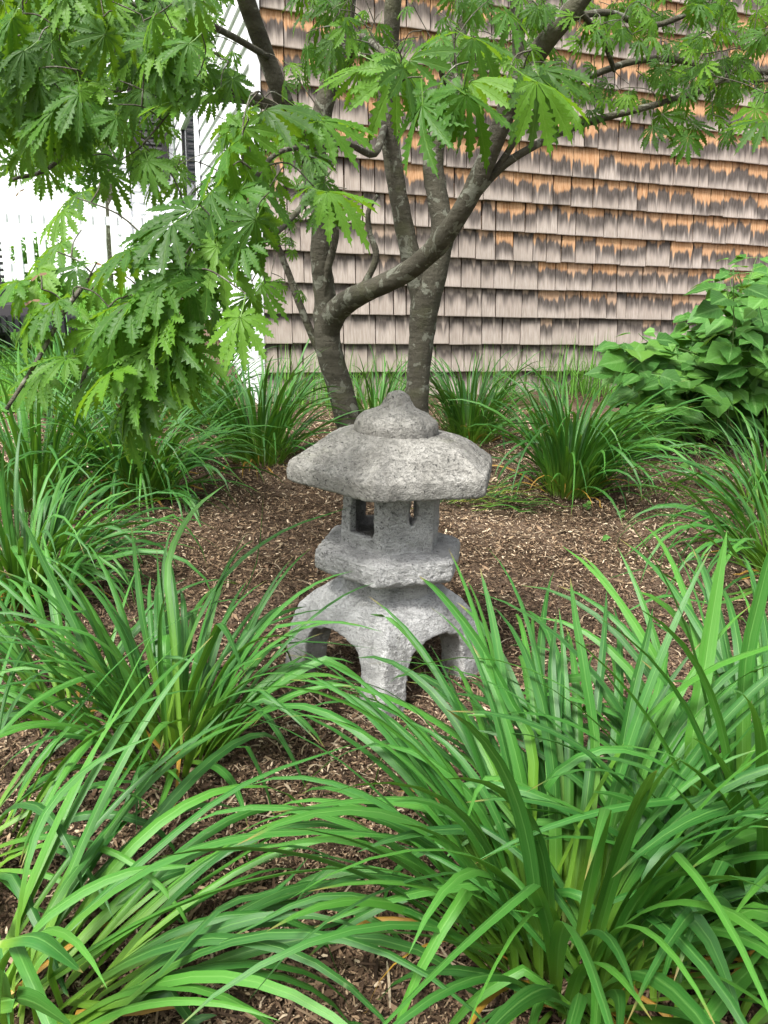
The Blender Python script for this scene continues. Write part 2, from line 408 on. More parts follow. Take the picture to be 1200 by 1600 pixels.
# mulch chips
def chips():
    n = 260000
    u = RNG.uniform(0, 1, n); ang = RNG.uniform(-.52, .52, n)
    d = .55 + (4.6 - .55) * u ** 1.25
    x = d * np.sin(ang) * 1.15; y = d * np.cos(ang) + 0.02
    L = RNG.lognormal(math.log(.0095), .5, n); L = np.clip(L * (.75 + .08*d), .003, .034); W = L * RNG.uniform(.08, .3, n) + .0011
    az = RNG.uniform(0, 2*np.pi, n); tilt = RNG.normal(0, .32, n); rl = RNG.normal(0, .5, n)
    z = np.array([zg(a, b) for a, b in zip(x, y)]) + RNG.uniform(.001, .009, n)
    a = np.stack([np.cos(az)*np.cos(tilt), np.sin(az)*np.cos(tilt), np.sin(tilt)], -1)
    s = np.stack([-np.sin(az)*np.cos(rl), np.cos(az)*np.cos(rl), np.sin(rl)], -1)
    P = np.stack([x, y, z], -1); k = RNG.normal(0, .12, n) * L
    rows = []
    for t, ww in ((-.5, .5), (0, 1.), (.5, .35)):
        c = P + a * (L*t)[:, None] + np.array([0, 0, 1]) * (k * (1 - 4*t*t))[:, None]
        rows += [c - s*(W*ww/2)[:, None], c + s*(W*ww/2)[:, None]]
    V = np.stack(rows, 1).reshape(-1, 3); b = np.arange(n)[:, None]*6
    F = np.concatenate([b + np.array([0, 1, 3, 2]), b + np.array([2, 3, 5, 4])], 0)
    pal = np.array([(.03, .02, .014), (.07, .046, .032), (.135, .092, .065), (.235, .17, .12), (.36, .28, .2), (.54, .46, .37)])
    big = np.array([noise.noise((a*1.1, b*1.1, 9)) for a, b in zip(x, y)])
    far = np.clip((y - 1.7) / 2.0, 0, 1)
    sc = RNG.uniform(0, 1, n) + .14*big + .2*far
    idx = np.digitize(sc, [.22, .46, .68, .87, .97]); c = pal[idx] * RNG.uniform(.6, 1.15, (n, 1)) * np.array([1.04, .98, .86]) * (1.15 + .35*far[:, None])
    col = np.repeat(np.concatenate([c, np.ones((n, 1))], 1), 6, 0)
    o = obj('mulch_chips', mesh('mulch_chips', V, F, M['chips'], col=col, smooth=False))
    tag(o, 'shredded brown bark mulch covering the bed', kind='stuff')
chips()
def shreds():
    n = 1900; V = []; F = []; C = []
    for i in range(n):
        d = .6 + 3.9*random.random()**1.2; an = random.uniform(-.52, .52); x, y = d*math.sin(an)*1.1, d*math.cos(an)
        L_ = random.uniform(.025, .085); w_ = random.uniform(.0007, .0018); az = random.uniform(0, 6.28); cv = random.uniform(-1.5, 1.5); b = len(V); a = az; p = Vector((x, y, 0))
        if i % 12 == 0: w_ *= 2.4; L_ *= .35
        c = random.choice([(.36, .28, .18), (.24, .17, .11), (.13, .085, .058), (.07, .045, .03), (.07, .045, .03), (.44, .36, .25)])
        for q in range(5):
            s_ = Vector((-math.sin(a), math.cos(a), random.uniform(-.3, .3)))*w_*(.5 if q in (0, 4) else 1); z = zg(p.x, p.y) + .009 + .006*math.sin(q*.8)*random.random()
            V += [(p.x - s_.x, p.y - s_.y, z - s_.z), (p.x + s_.x, p.y + s_.y, z + s_.z)]; C += [(*c, 1)]*2
            a += cv/5; p = p + Vector((math.cos(a), math.sin(a), 0))*L_/4
        F += [[b+2*q, b+2*q+1, b+2*q+3, b+2*q+2] for q in range(4)]
    tag(obj('mulch_shreds', mesh('mulch_shreds', V, np.array(F), M['chips'], col=C)), 'long bark shreds and dry leaf bits lying on the mulch', kind='stuff')
shreds()

# ------------------------------------------------------------------ house: shingled gable wall + white front
WALLZ = 3.35; WLEN = 4.2; ZB = -.023
house = empty('house', (CX, CY, 0), HYAW)
tag(house, 'house with a weathered cedar shingle wall and white painted front', 'house')
wall = MB().box(.0, WLEN, .0, .12, -.2, WALLZ).build('shingled_wall', M['board'], house)
MB().box(.0, WLEN, -.014, -.002, -.2, ZB + .012).build('foundation', M['foundation'], wall)
def shingle_mesh(wd):
    h = .25; V = []; F = []
    zs = [0, .004, .09, .176, h]; 
    def fo(z): return .031*(1-z/h)+.006
    n = 3
    for z in zs:
        for q in range(n):
            x = -wd/2 + wd*q/(n-1); cup = .0015*(1-abs(2*q/(n-1)-1))
            V.append((x, -fo(z) + cup + (.0012 if z == 0 else 0), z))
    for r_ in range(len(zs)-1):
        for q in range(n-1):
            a = r_*n+q; F.append([a, a+1, a+n+1, a+n])
    b = len(V)
    for z in (0, h):
        for x in (-wd/2, wd/2): V.append((x, -fo(z) + .015*(1-z/h)+.003, z))
    F += [[b+1, n-1, 0, b][::1], [b, 0, n, 2*n, 3*n, 4*n, b+2], [b+1, b+3, 5*n-1, 4*n-1, 3*n-1, 2*n-1, n-1], [b, b+2, b+3, b+1]]
    F[-4] = [b, b+1, n-1, 1, 0]
    return mesh('shingle', V, F, M['shingle'], smooth=False)
SHM = {}
courses = []; NC = 20
for k_ in range(NC):
    xs = [0.004]; 
    while xs[-1] < WLEN:
        xs.append(xs[-1] + random.choice([.075, .085, .095, .105, .11, .12, .125, .135, .145, .16, .185, .2]))
    courses.append(xs)
sh = []
for k_ in range(NC - 1):
    z0 = ZB + k_*EXPO + random.uniform(-.002, .002); xs = courses[k_]
    for a, b in zip(xs[:-1], xs[1:]):
        gap = random.choice([.004, .005, .007, .008, .010, .014]); wd = round((b - a - gap)*500)/500
        cx_ = (a + b)/2
        j = [q - cx_ for q in courses[k_+1] if a + .008 < q < b - .008]
        sh.append((z0, cx_, wd, (j + [9, 9])[:2], k_))
def visible(s):
    p = Vector((CX, CY, 0)) + WD*s[1]; p.z = s[0] + .09
    d = p - Vector((0, 0, CAM_H)); wz = d.dot(FWD); px = 600 + 1200*d.dot(RIGHT)/wz; py = 800 - 1200*d.dot(UP)/wz
    inside = -30 < px < 1230 and -40 < py < 640
    blocked = (px > 1040 and py > 470 + (1200-px)*.3)
    return (0 if inside and not blocked else 1, -s[2]/wz)
sh.sort(key=visible)
rest = MB(); restV = []
for n_, (z0, cx_, wd, j, k_) in enumerate(sh):
    if wd not in SHM: SHM[wd] = shingle_mesh(wd)
    wv = min(1, max(0, (z0 - .36) / 1.1)); wv = min(1, max(0, wv + .2*(cx_ - 1.5) * (1 if k_ > 2 else 0) + .3*noise.noise((cx_*1.3, z0*2, 8)) + random.uniform(-.2, .2)))
    if n_ < 320 and visible((z0, cx_, wd, j, k_))[0] == 0:
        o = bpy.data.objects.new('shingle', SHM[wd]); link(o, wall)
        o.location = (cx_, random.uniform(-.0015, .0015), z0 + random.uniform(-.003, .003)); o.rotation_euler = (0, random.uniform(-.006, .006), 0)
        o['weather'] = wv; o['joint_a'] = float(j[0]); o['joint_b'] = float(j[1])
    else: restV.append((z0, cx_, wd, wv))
V = []; F = []; CT = []
for z0, cx_, wd, wv in restV:
    me = SHM[wd]; b = len(V); rr_ = random.random(); V += [(v.co.x + cx_, v.co.y, v.co.z + z0) for v in me.vertices]; F += [[b+i for i in p.vertices] for p in me.polygons]
    CT += [(v.co.x + .5, v.co.z, wv, rr_) for v in me.vertices]
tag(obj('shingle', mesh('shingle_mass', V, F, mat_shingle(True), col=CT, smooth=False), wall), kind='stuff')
# white front along -x side of the corner (house local: x<0 is outside, y runs back)
MB().box(-.035, .0015, -.036, .10, -.2, 4.6).build('corner_board', M['white'], house)
fr = MB().box(-.012, .0, .10, 11.0, -.2, 4.6).build('front_wall', M['white'], house)
for q in range(37):
    z = .14 + q*.12; b = len(fr.data.vertices)
    s_ = MB(); s_.V = [(-.03, .101, z), (-.03, 11, z), (-.013, 11, z+.123), (-.013, .101, z+.123), (-.012, .101, z), (-.012, 11, z)]
    s_.F = [[0, 1, 2, 3][::-1], [0, 4, 5, 1]]
    s_.build('clapboard', M['white'], fr)
def window(y0, y1, z0, z1):
    f = MB()
    f.box(-.06, -.031, y0-.09, y0, z0-.09, z1+.09).box(-.06, -.031, y1, y1+.09, z0-.09, z1+.09).box(-.06, -.031, y0, y1, z1, z1+.09).box(-.075, -.031, y0, y1, z0-.06, z0)
    wn = f.build('window', M['white'], house)
    MB().box(-.034, -.0325, y0, y1, z0, z1).build('pane', M['glass'], wn)
    s = MB().box(-.05, -.035, y0, y0+.05, z0, z1).box(-.05, -.035, y1-.05, y1, z0, z1).box(-.05, -.035, y0+.05, y1-.05, (z0+z1)/2-.02, (z0+z1)/2+.02)
    s.build('sash', M['black'], wn)
window(2.9, 4.3, .95, 2.3)
# rear wing facing the bed, with black louvred shutters
WY = 5.5
wing = MB().box(-.72, -.05, WY, WY+.15, -.2, 4.6).build('wing_wall', M['white'], house)
for q in range(36):
    z = .14 + q*.12; s_ = MB(); s_.V = [(-.72, WY-.03, z), (-.05, WY-.03, z), (-.05, WY-.01, z+.123), (-.72, WY-.01, z+.123), (-.72, WY-.001, z), (-.05, WY-.001, z)]
    s_.F = [[0, 1, 2, 3], [0, 4, 5, 1]]; s_.build('clapboard', M['white'], wing)
def shutter(x0, x1, z0, z1):
    a, b = WY-.09, WY-.04
    t = MB().box(x0, x0+.08, a, b, z0, z1).box(x1-.08, x1, a, b, z0, z1).box(x0+.08, x1-.08, a, b, z1-.08, z1).box(x0+.08, x1-.08, a, b, z0, z0+.08).build('shutter', M['black'], house)
    z = z0 + .1
    while z < z1 - .1:
        s_ = MB(); s_.V = [(x0+.08, a+.005, z), (x1-.08, a+.005, z), (x1-.08, b-.01, z+.05), (x0+.08, b-.01, z+.05), (x0+.08, a+.005, z-.012), (x1-.08, a+.005, z-.012)]; s_.F = [[0, 1, 2, 3], [4, 5, 1, 0]]
        s_.build('slat', M['black'], t); z += .075
shutter(-.52, -.1, 1.95, 3.35)

# ------------------------------------------------------------------ stone lantern
LX, LY = .008, 1.527
lantern = empty('stone_lantern', (LX, LY, -.006)); lantern.rotation_euler = (0, rad(1.3), 0); lantern.scale = (1, 1, .985)
tag(lantern, 'grey weathered concrete garden lantern with a wide roof standing on four legs', 'lantern')
def fbm(p, s, o=4): return noise.fractal(Vector(p) * s, .9, 2.1, o)
def displace(me, amp, scale, fine=0., fscale=60):
    me.calc_loop_triangles()
    no = [v.normal.copy() for v in me.vertices]
    for v, n_ in zip(me.vertices, no):
        v.co += n_ * (amp * fbm(v.co, scale, 4) + fine * fbm(v.co + Vector((3, 1, 7)), fscale, 3))
    me.update()
HEX0 = rad(-100)
def rhex(th, soft=.0):
    a = (th - HEX0) % (math.pi/3) - math.pi/6
    r_ = math.cos(math.pi/6)/math.cos(a); return r_
def lathe_hex(name, prof, mat, NA=216, amp=.002, scale=18, fine=.001, fscale=70, parent=lantern):
    """prof: (radius, z, hexness, corner_lift)"""
    V = []; F = []; N = len(prof)
    for (r_, z, hx, lift) in prof:
        for k_ in range(NA):
            th = 2*math.pi*k_/NA; hr = rhex(th)
            c = max(0, (hr - .93)/.07)
            R_ = r_*((1-hx)*.95 + hx*(hr - .007*c**4))
            V.append((R_*math.cos(th), R_*math.sin(th), z + lift*c*c))
    for i in range(N-1):
        for k_ in range(NA):
            k2 = (k_+1) % NA; F.append([i*NA+k_, i*NA+k2, (i+1)*NA+k2, (i+1)*NA+k_])
    F.append([k_ for k_ in range(NA)][::-1]); F.append([(N-1)*NA+k_ for k_ in range(NA)])
    me = mesh(name, V, F, mat); displace(me, amp, scale, fine, fscale)
    return obj(name, me, parent)
def dens(prof, n=8):
    out = catmull(prof, n); return [tuple(p) for p in out]
# roof
prof = [(.10, .432, 1, 0), (.205, .430, 1, .004)]
prof = [tuple(np.array(prof[0])*(1-t)+np.array(prof[1])*t) for t in np.linspace(0, 1, 8)] + \
    [(.214, .4298, 1, .002), (.2185, .4305, 1, .002)] + [(.2215 + .002*math.sin(t*3.14), .4325 + .031*t, 1, .002 + .002*t) for t in np.linspace(0, 1, 9)] + \
    dens([(.2185, .4672, 1, .005), (.205, .4745, .99, .005), (.178, .4935, .95, .004), (.149, .5105, .84, .002), (.118, .5215, .55, .001), (.094, .5255, .2, 0), (.07, .527, 0, 0)], 7) + [(.03, .527, 0, 0), (.004, .527, 0, 0)]
lathe_hex('roof', prof, M['stone_roof'], 400, .0013, 16, .0013, 110)
prof = [(.06, .518, 0, 0)] + dens([(.084, .519, 0, 0), (.0885, .528, 0, 0), (.0875, .541, 0, 0), (.082, .552, 0, 0), (.07, .561, 0, 0), (.053, .568, 0, 0), (.037, .577, 0, 0), (.0275, .589, 0, 0), (.022, .599, 0, 0), (.013, .6055, 0, 0), (.002, .607, 0, 0)], 5)
lathe_hex('finial', prof, M['stone_roof'], 160, .0016, 26, .0014, 95)
# platform
prof = [(.05, .230, 1, 0), (.10, .230, 1, 0), (.12, .232, 1, 0)] + dens([(.140, .236, 1, 0), (.156, .241, 1, 0), (.1625, .249, 1, 0), (.1635, .264, 1, 0), (.1625, .277, 1, 0), (.157, .2855, 1, 0), (.143, .2895, 1, 0), (.12, .293, 1, 0)], 6) + [(.09, .296, 1, 0), (.004, .296, 1, 0)]
pl = lathe_hex('platform', prof, M['stone_mid'], 240, .0022, 20, .0016, 60)
for v in pl.data.vertices:     # pebbled rim
    if .24 < v.co.z < .28:
        rr_ = math.hypot(v.co.x, v.co.y)
        if rr_ > .12: 
            q = 1 - .03*max(0, noise.noise(v.co*120)) - .012*max(0, noise.noise(v.co*260)) ; v.co.x *= q; v.co.y *= q
# neck
lathe_hex('neck', [(.09, .188, 0, 0)] + dens([(.106, .19, 0, 0), (.104, .2, 0, 0), (.101, .215, 0, 0), (.099, .229, 0, 0), (.098, .236, 0, 0)], 5) + [(.08, .238, 0, 0)], M['stone_mid'], 140, .0016, 20, .0012, 70)

def solid(V, F):
    me = bpy.data.meshes.new('tmp'); me.from_pydata(V, [], F); me.update()
    bm = bmesh.new(); bm.from_mesh(me); bmesh.ops.recalc_face_normals(bm, faces=bm.faces); bm.to_mesh(me); bm.free(); return me
def loft(rings):
    n = len(rings[0]); V = [p for r_ in rings for p in r_]; F = []
    for i in range(len(rings)-1):
        for k_ in range(n): k2 = (k_+1) % n; F.append([i*n+k_, i*n+k2, (i+1)*n+k2, (i+1)*n+k_])
    F.append(list(range(n))[::-1]); F.append([(len(rings)-1)*n+k_ for k_ in range(n)]); return solid(V, F)
def prism(poly, mat4, depth):
    n = len(poly); V = [tuple(mat4 @ Vector((x, -depth, z))) for x, z in poly] + [tuple(mat4 @ Vector((x, depth, z))) for x, z in poly]
    F = [list(range(n)), list(range(n, 2*n))[::-1]] + [[k_, n+k_, n+(k_+1) % n, (k_+1) % n] for k_ in range(n)]
    return solid(V, F)
def carve(name, base, cutters, voxel, mat, smooth_it=4):
    o = obj('tmp_base', base); cs = []
    for c in cutters:
        co = obj('tmp_cut', c); cs.append(co); b = o.modifiers.new('b', 'BOOLEAN'); b.object = co; b.operation = 'DIFFERENCE'; b.solver = 'EXACT'
    r_ = o.modifiers.new('r', 'REMESH'); r_.mode = 'VOXEL'; r_.voxel_size = voxel
    s_ = o.modifiers.new('s', 'SMOOTH'); s_.iterations = smooth_it; s_.factor = .5
    dg = bpy.context.evaluated_depsgraph_get(); me = bpy.data.meshes.new_from_object(o.evaluated_get(dg))
    for x in cs + [o]: bpy.data.objects.remove(x)
    me.name = name; me.materials.clear(); me.materials.append(mat); me.polygons.foreach_set('use_smooth', np.ones(len(me.polygons), dtype=bool)); return me
def hexring(R_, z): return [(R_*math.cos(HEX0 + k_*math.pi/3), R_*math.sin(HEX0 + k_*math.pi/3), z) for k_ in range(6)]
# fire chamber
ap = .108*math.cos(math.pi/6)
def face_m(ang): return Matrix.Translation((math.cos(ang)*ap, math.sin(ang)*ap, 0)) @ Matrix.Rotation(ang + math.pi/2, 4, 'Z')
cut = [loft([hexring(.086, .302), hexring(.086, .428)])]
sq = [(-.031, .322), (.031, .322), (.031, .418), (-.031, .418)]
cut.append(prism(sq, face_m(HEX0 - math.pi/6), .03)); cut.append(prism([(x*.3 + .012, z) for x, z in sq], face_m(HEX0 - math.pi/6 + math.pi), .03))
cr = []
for t in np.linspace(-1.25, 1.25, 14): cr.append((.027*math.cos(t)*.75 + .006, .378 + .030*math.sin(t)))
for t in np.linspace(1.25, -1.25, 14)[1:-1]: cr.append((-.010*math.cos(t) + .0155, .378 + .030*math.sin(t)))
cr = [(x - .004, z) for x, z in cr]
cut.append(prism(cr, face_m(HEX0 + math.pi/6), .03)); cut.append(prism(sq, face_m(HEX0 + math.pi/6 + math.pi), .03))
me = carve('fire_chamber', loft([hexring(.111, .288), hexring(.109, .30), hexring(.107, .37), hexring(.108, .436)]), cut, .0025, M['stone_mid'], 3)
displace(me, .0016, 22, .0012, 75); obj('fire_chamber', me, lantern)
# legged base: a square body set corner-on, arched through its sides
def sqring(hd, z, rnd, n=64):
    out = []
    for k_ in range(n):
        th = 2*math.pi*k_/n; a = (th + math.pi/2) % (math.pi/2) - math.pi/4
        sqr = math.cos(math.pi/4)/math.cos(a); out.append((hd*((1-rnd)*sqr + rnd*.86)*math.cos(th), hd*((1-rnd)*sqr + rnd*.86)*math.sin(th), z))
    return out
rings = [sqring(*p) for p in [(.228, -.06, .12), (.22, .0, .12), (.213, .05, .12), (.209, .09, .14), (.203, .118, .18), (.192, .142, .26), (.172, .165, .42), (.148, .182, .62), (.125, .192, .85), (.11, .198, 1.)]]
arch = [(-.09, -.09), (.09, -.09), (.089, .0), (.087, .05), (.081, .08), (.071, .1), (.056, .111), (.041, .113), (.034, .121), (.0, .124), (-.034, .121), (-.041, .113), (-.056, .111), (-.071, .1), (-.081, .08), (-.087, .05), (-.089, .0)]
cut = [prism(arch, Matrix.Rotation(rad(45), 4, 'Z'), .3), prism([(x*.998, z*.997) for x, z in arch], Matrix.Rotation(rad(135), 4, 'Z'), .3)]
me = carve('legged_base', loft(rings), cut, .0035, M['stone_leg'], 5)
displace(me, .0016, 14, .0011, 70); obj('legged_base', me, lantern)

# ------------------------------------------------------------------ daylilies
def blade_mesh(path, W, side, wprof=None, fold=.5, tw=0., nacross=5, flat_tip=True):
    n = len(path); V = []; UV = []
    path = [Vector(p) for p in path]
    for i, p in enumerate(path):
        s = i/(n-1); t = (path[min(i+1, n-1)] - path[max(i-1, 0)]).normalized()
        sd_ = (side - t*side.dot(t)).normalized(); nn = sd_.cross(t).normalized()
        sd_ = Matrix.Rotation(tw*s, 3, t) @ sd_; nn = sd_.cross(t).normalized()
        if nn.z < 0 and abs(nn.z) > .3 and i == 0: pass
        ww = W*min(1., .62 + s*1.6)*min(1., max(0, (1-s))**.7*1.75 + .015)
        fl = fold*(1.25 - .95*s)
        for q in range(nacross):
            u = q/(nacross-1); e = 2*u-1
            V.append(tuple(p + sd_*(ww/2*e*math.cos(fl)) + nn*(ww/2*abs(e)**1.3*math.sin(fl)))); UV.append((u, s))
    F = []
    for i in range(n-1):
        for q in range(nacross-1):
            a = i*nacross+q; F.append([a, a+1, a+nacross+1, a+nacross])
    return mesh('leaf', V, np.array(F), M['blade'], uv=UV)
def rnd_blade(base, az, el0, L, droop, nseg, kink=None, wob=0.):
    """path of an arching blade"""
    p = Vector(base); out = [p.copy()]; el = el0; a = az
    for i in range(nseg):
        s = (i+1)/nseg
        el -= droop*(s**1.3)*2.0/nseg
        if kink and abs(s - kink[0]) < .5/nseg: el -= kink[1]
        el = max(el, -1.35); a += wob/nseg
        p = p + Vector((math.cos(a)*math.cos(el), math.sin(a)*math.cos(el), math.sin(el)))*(L/nseg)
        g = zbase(p.x, p.y) + .012
        if p.z < g: p.z = g + .004*random.random()
        out.append(p.copy())
    return out
def daylily(px, py, label, n=90, L=.55, W=.015, spread=.07, lean=(0, 0), droop=1.6, el=(58, 86), near=True, heroes=(), pos=None, azr=None, dry=.06, lowfrac=.25):
    b = Vector(pos) if pos else ground_at(px, py); b.z = zg(b.x, b.y) - .005
    root = empty('daylily', b); tag(root, label, 'daylily', 'daylily clumps in the mulch bed'); n = int(n)
    ns, na = (13, 5) if near else (9, 3)
    def put(path, w_, side, fold, tw, d=0.):
        o = obj('leaf', blade_mesh([p - b for p in path], w_, side, fold=fold, tw=tw, nacross=na), root); o['dry'] = float(d)
    for i in range(n):
        az = random.uniform(*azr) if azr else random.uniform(0, 2*math.pi)
        rr_ = spread*math.sqrt(random.random())
        q = b + Vector((math.cos(az)*rr_, math.sin(az)*rr_, 0))
        q.z = zg(q.x, q.y) - .004
        hx, hy = math.cos(az) + lean[0]*1.2, math.sin(az) + lean[1]*1.2; a2 = math.atan2(hy, hx); mag = min(1.8, math.hypot(hx, hy))
        e0 = rad(random.uniform(*el)) - .12*(mag-1); l_ = L*random.uniform(.7, 1.15)
        if random.random() < lowfrac: e0 -= random.uniform(.2, .5); l_ *= .8
        dr = droop*random.uniform(.45, 1.35)*(.55+.45*mag); d = 0.
        if random.random() < dry: d = 1.; l_ *= random.uniform(.3, .6); e0 -= .45; dr *= 1.4
        kink = (random.uniform(.5, .8), random.uniform(.5, 1.3)) if random.random() < .16 else None
        pth = rnd_blade(q, a2, e0, l_, dr, ns, kink, random.uniform(-.5, .5))
        side = Vector((-math.sin(a2), math.cos(a2), 0))
        side = (side + Vector((0, 0, random.uniform(-.5, .5)))).normalized()
        put(pth, W*random.uniform(.65, 1.2)*(.6 if d else 1), side, random.uniform(.2, .75), random.uniform(-1., 1.), d)
    for h in heroes:
        pts = [at(*p) for p in h[0]]; w_ = h[1]
        first = pts[0]; bb = b + Vector((random.uniform(-1, 1)*spread*.5, random.uniform(-1, 1)*spread*.5, 0))
        P = ([bb] if (len(h) < 4 or h[3]) else []) + pts
        pth = [Vector(p) for p in catmull([tuple(p) for p in P], max(3, 18//len(P)))]
        d = pth[-1] - pth[0]; hz = Vector((d.x, d.y, 0))
        side = Vector((-hz.y, hz.x, 0)).normalized() if hz.length > .08 else Vector((1, 0, 0))
        f = h[2] if len(h) > 2 else 0.
        side = (side*(1-abs(f)) + Vector((1, 0, 0))*f).normalized() if f else side
        put(pth, w_, side, .35, random.uniform(-.3, .3))
    return root
# near clumps
daylily(880, 1500, 'big lush daylily clump in front of the lantern, its blades crossing one leg', 215, .50, .0155, .09, (-.1, .05), 1.5, (52, 84), heroes=[
    ([(800,1230,.86), (720,1150,.95), (600,1085,1.05), (470,1062,1.12), (335,1078,1.15)], .017),
    ([(760,1300,.84), (660,1140,.95), (550,1092,1.0), (430,1122,1.05), (330,1160,1.06)], .015),
    ([(835,1190,.86), (800,1100,.9), (745,1000,.95), (690,930,1.0), (655,900,1.03)], .017, .6),
    ([(790,1250,.85), (736,1136,.92), (659,1017,1.0), (610,968,1.04), (578,960,1.07)], .012, .6),
    ([(800,1180,.88), (785,1060,.93), (768,960,.97), (750,888,1.0)], .013, .8),
    ([(930,1210,.86), (915,1060,.9), (900,970,.93), (891,903,.95)], .013, .8),
    ([(870,1150,.9), (862,1040,.97), (870,960,1.0)], .013, .8),
    ([(960,1250,.84), (985,1100,.9), (1010,1000,.95), (1020,950,.97)], .014, .8),
    ([(960,1180,.82), (1080,1060,.82), (1200,1010,.82), (1260,1000,.82)], .018, .3),
    ([(800,1330,.8), (700,1270,.82), (560,1250,.84), (440,1300,.85)], .017),
    ([(760,1420,.74), (640,1345,.74), (520,1310,.74), (380,1330,.75)], .015),
    ([(820,1300,.8), (700,1180,.9), (640,1150,.95), (560,1215,1.0)], .013),
    ([(900,1300,.78), (850,1230,.78), (940,1170,.78), (1050,1200,.78), (1175,1310,.76)], .014),
    ([(760,1480,.68), (640,1420,.66), (500,1400,.65), (350,1470,.64)], .014),
    ([(930,1300,.72), (850,1240,.72), (760,1215,.72), (720,1310,.7)], .014),
])
daylily(1180, 1440, 'tall broad daylily clump cut off by the frame at lower right', 165, .55, .0165, .09, (-.15, .1), 1.35, (56, 86), heroes=[
    ([(1080,1210,.82), (1100,1050,.87), (1120,920,.9), (1136,828,.92)], .021, .8),
    ([(1160,1100,.85), (1190,920,.87), (1225,800,.88)], .02, .8),
    ([(1110,1330,.7), (1060,1320,.68), (1010,1375,.66), (1005,1480,.64)], .016, .5),
    ([(1100,1450,.6), (1060,1415,.58), (1110,1470,.56), (1165,1610,.52)], .02, .7),
    ([(1120,1290,.8), (1060,1200,.85), (990,1110,.9), (930,1030,.97)], .015, .5),
])
daylily(1050, 1640, 'low daylily tuft with pale folded blades at the bottom edge', 60, .34, .014, .07, (0, 0), 2.0, (40, 78))
daylily(40, 1590, 'daylily clump in the bottom corner, long blades sweeping toward the lantern', 56, .5, .016, .08, (.95, .05), 1.5, (34, 62), heroes=[
    ([(40,1480,.62), (100,1410,.64), (200,1362,.66), (310,1352,.67)], .017, .0),
    ([(165,1590,.62), (280,1490,.66), (380,1420,.7), (480,1380,.74), (610,1378,.77)], .017),
    ([(60,1450,.68), (200,1255,.85), (290,1170,.92), (362,1097,.97)], .012),
    ([(60,1500,.66), (220,1345,.75), (380,1225,.83), (560,1160,.9)], .013),
    ([(80,1480,.62), (240,1350,.64), (420,1300,.67), (610,1305,.7), (700,1330,.71)], .016),
    ([(200,1560,.6), (340,1420,.65), (430,1390,.68), (490,1330,.72)], .012),
    ([(0,1470,.52), (60,1465,.5), (130,1520,.49)], .018, .0, False),
    ([(-30,1570,.42), (40,1562,.42), (115,1605,.42)], .018, .0, False),
    ([(30,1400,.66), (70,1270,.72), (150,1190,.78), (240,1150,.8)], .013),
])
daylily(-60, 1330, 'daylily clump half out of the frame beside the bottom corner clump', 26, .42, .014, .07, (.5, -.1), 1.6, (40, 70))
daylily(270, 1185, 'daylily clump with tall upright blades, nearest the lantern on its shaded flank', 125, .41, .014, .075, (-.1, .1), 1.3, (52, 86), dry=.09, heroes=[
    ([(270,1000,1.2), (262,880,1.28), (300,800,1.32), (352,757,1.35)], .013),
    ([(290,1010,1.22), (350,900,1.28), (440,830,1.33), (545,793,1.36)], .013),
    ([(230,1000,1.15), (215,900,1.18), (205,820,1.2)], .013, .8),
    ([(310,1040,1.2), (360,960,1.25), (400,880,1.3), (412,770,1.36)], .009, .5),
    ([(320,1060,1.2), (390,990,1.22), (460,960,1.25), (520,950,1.28)], .012),
    ([(330,1080,1.18), (400,1020,1.2), (480,1002,1.22), (590,1014,1.25)], .010),
    ([(160,1050,1.1), (110,960,1.12), (60,860,1.14), (25,788,1.15)], .015, .8),
    ([(170,1010,1.1), (60,975,1.1), (-40,985,1.1)], .015),
    ([(330,1000,1.15), (350,980,1.12), (385,1060,1.08)], .016, .4),
    ([(350,1110,1.12), (400,1100,1.1), (450,1170,1.07), (482,1240,1.05)], .014, .3),
])
daylily(110, 1120, 'daylily clump with bluish arching blades at the picture edge, below eye level', 50, .38, .013, .08, (-.2, 0), 1.5, (45, 80))
daylily(45, 930, 'bright daylily tussock leaning over at the edge of the bed', 200, .5, .013, .09, (.3, 0), 1.6, (50, 84), False)
daylily(215, 775, 'wide dark green daylily clump beside the bare mulch behind the lantern', 260, .54, .013, .12, (.25, -.1), 1.5, (48, 84), False)
daylily(60, 790, 'daylily clump behind the leaning tussock under the maple spray', 220, .6, .0125, .12, (.1, 0), 1.3, (52, 85), False)
daylily(405, 722, 'dense daylily clump growing just beside the left maple trunk', 220, .55, .0125, .11, (-.1, -.1), 1.3, (55, 86), False)
daylily(300, 660, 'daylily clump between the maple spray and the white corner board', 180, .56, .0125, .14, (.1, 0), 1.2, (55, 86), False)
daylily(110, 650, 'pale sunlit daylily clump near the lawn under the maple branches', 190, .6, .0125, .15, (0, 0), 1.1, (58, 87), False)
daylily(590, 668, 'small daylily clump seen between the two maple trunks', 90, .45, .010, .08, (0, 0), 1.2, (55, 86), False)
daylily(735, 690, 'daylily clump right behind the lantern finial beside the second trunk', 190, .48, .0115, .1, (.1, 0), 1.2, (55, 86), False)
daylily(890, 775, 'fountain shaped daylily clump alone on the mulch before the hydrangea', 280, .58, .013, .085, (.3, 0), 1.5, (54, 87), False, heroes=[
    ([(870,720,2.9), (830,680,2.9), (790,655,2.9), (760,665,2.9)], .011), ([(980,700,2.9), (1060,660,2.85), (1110,690,2.8)], .011)])
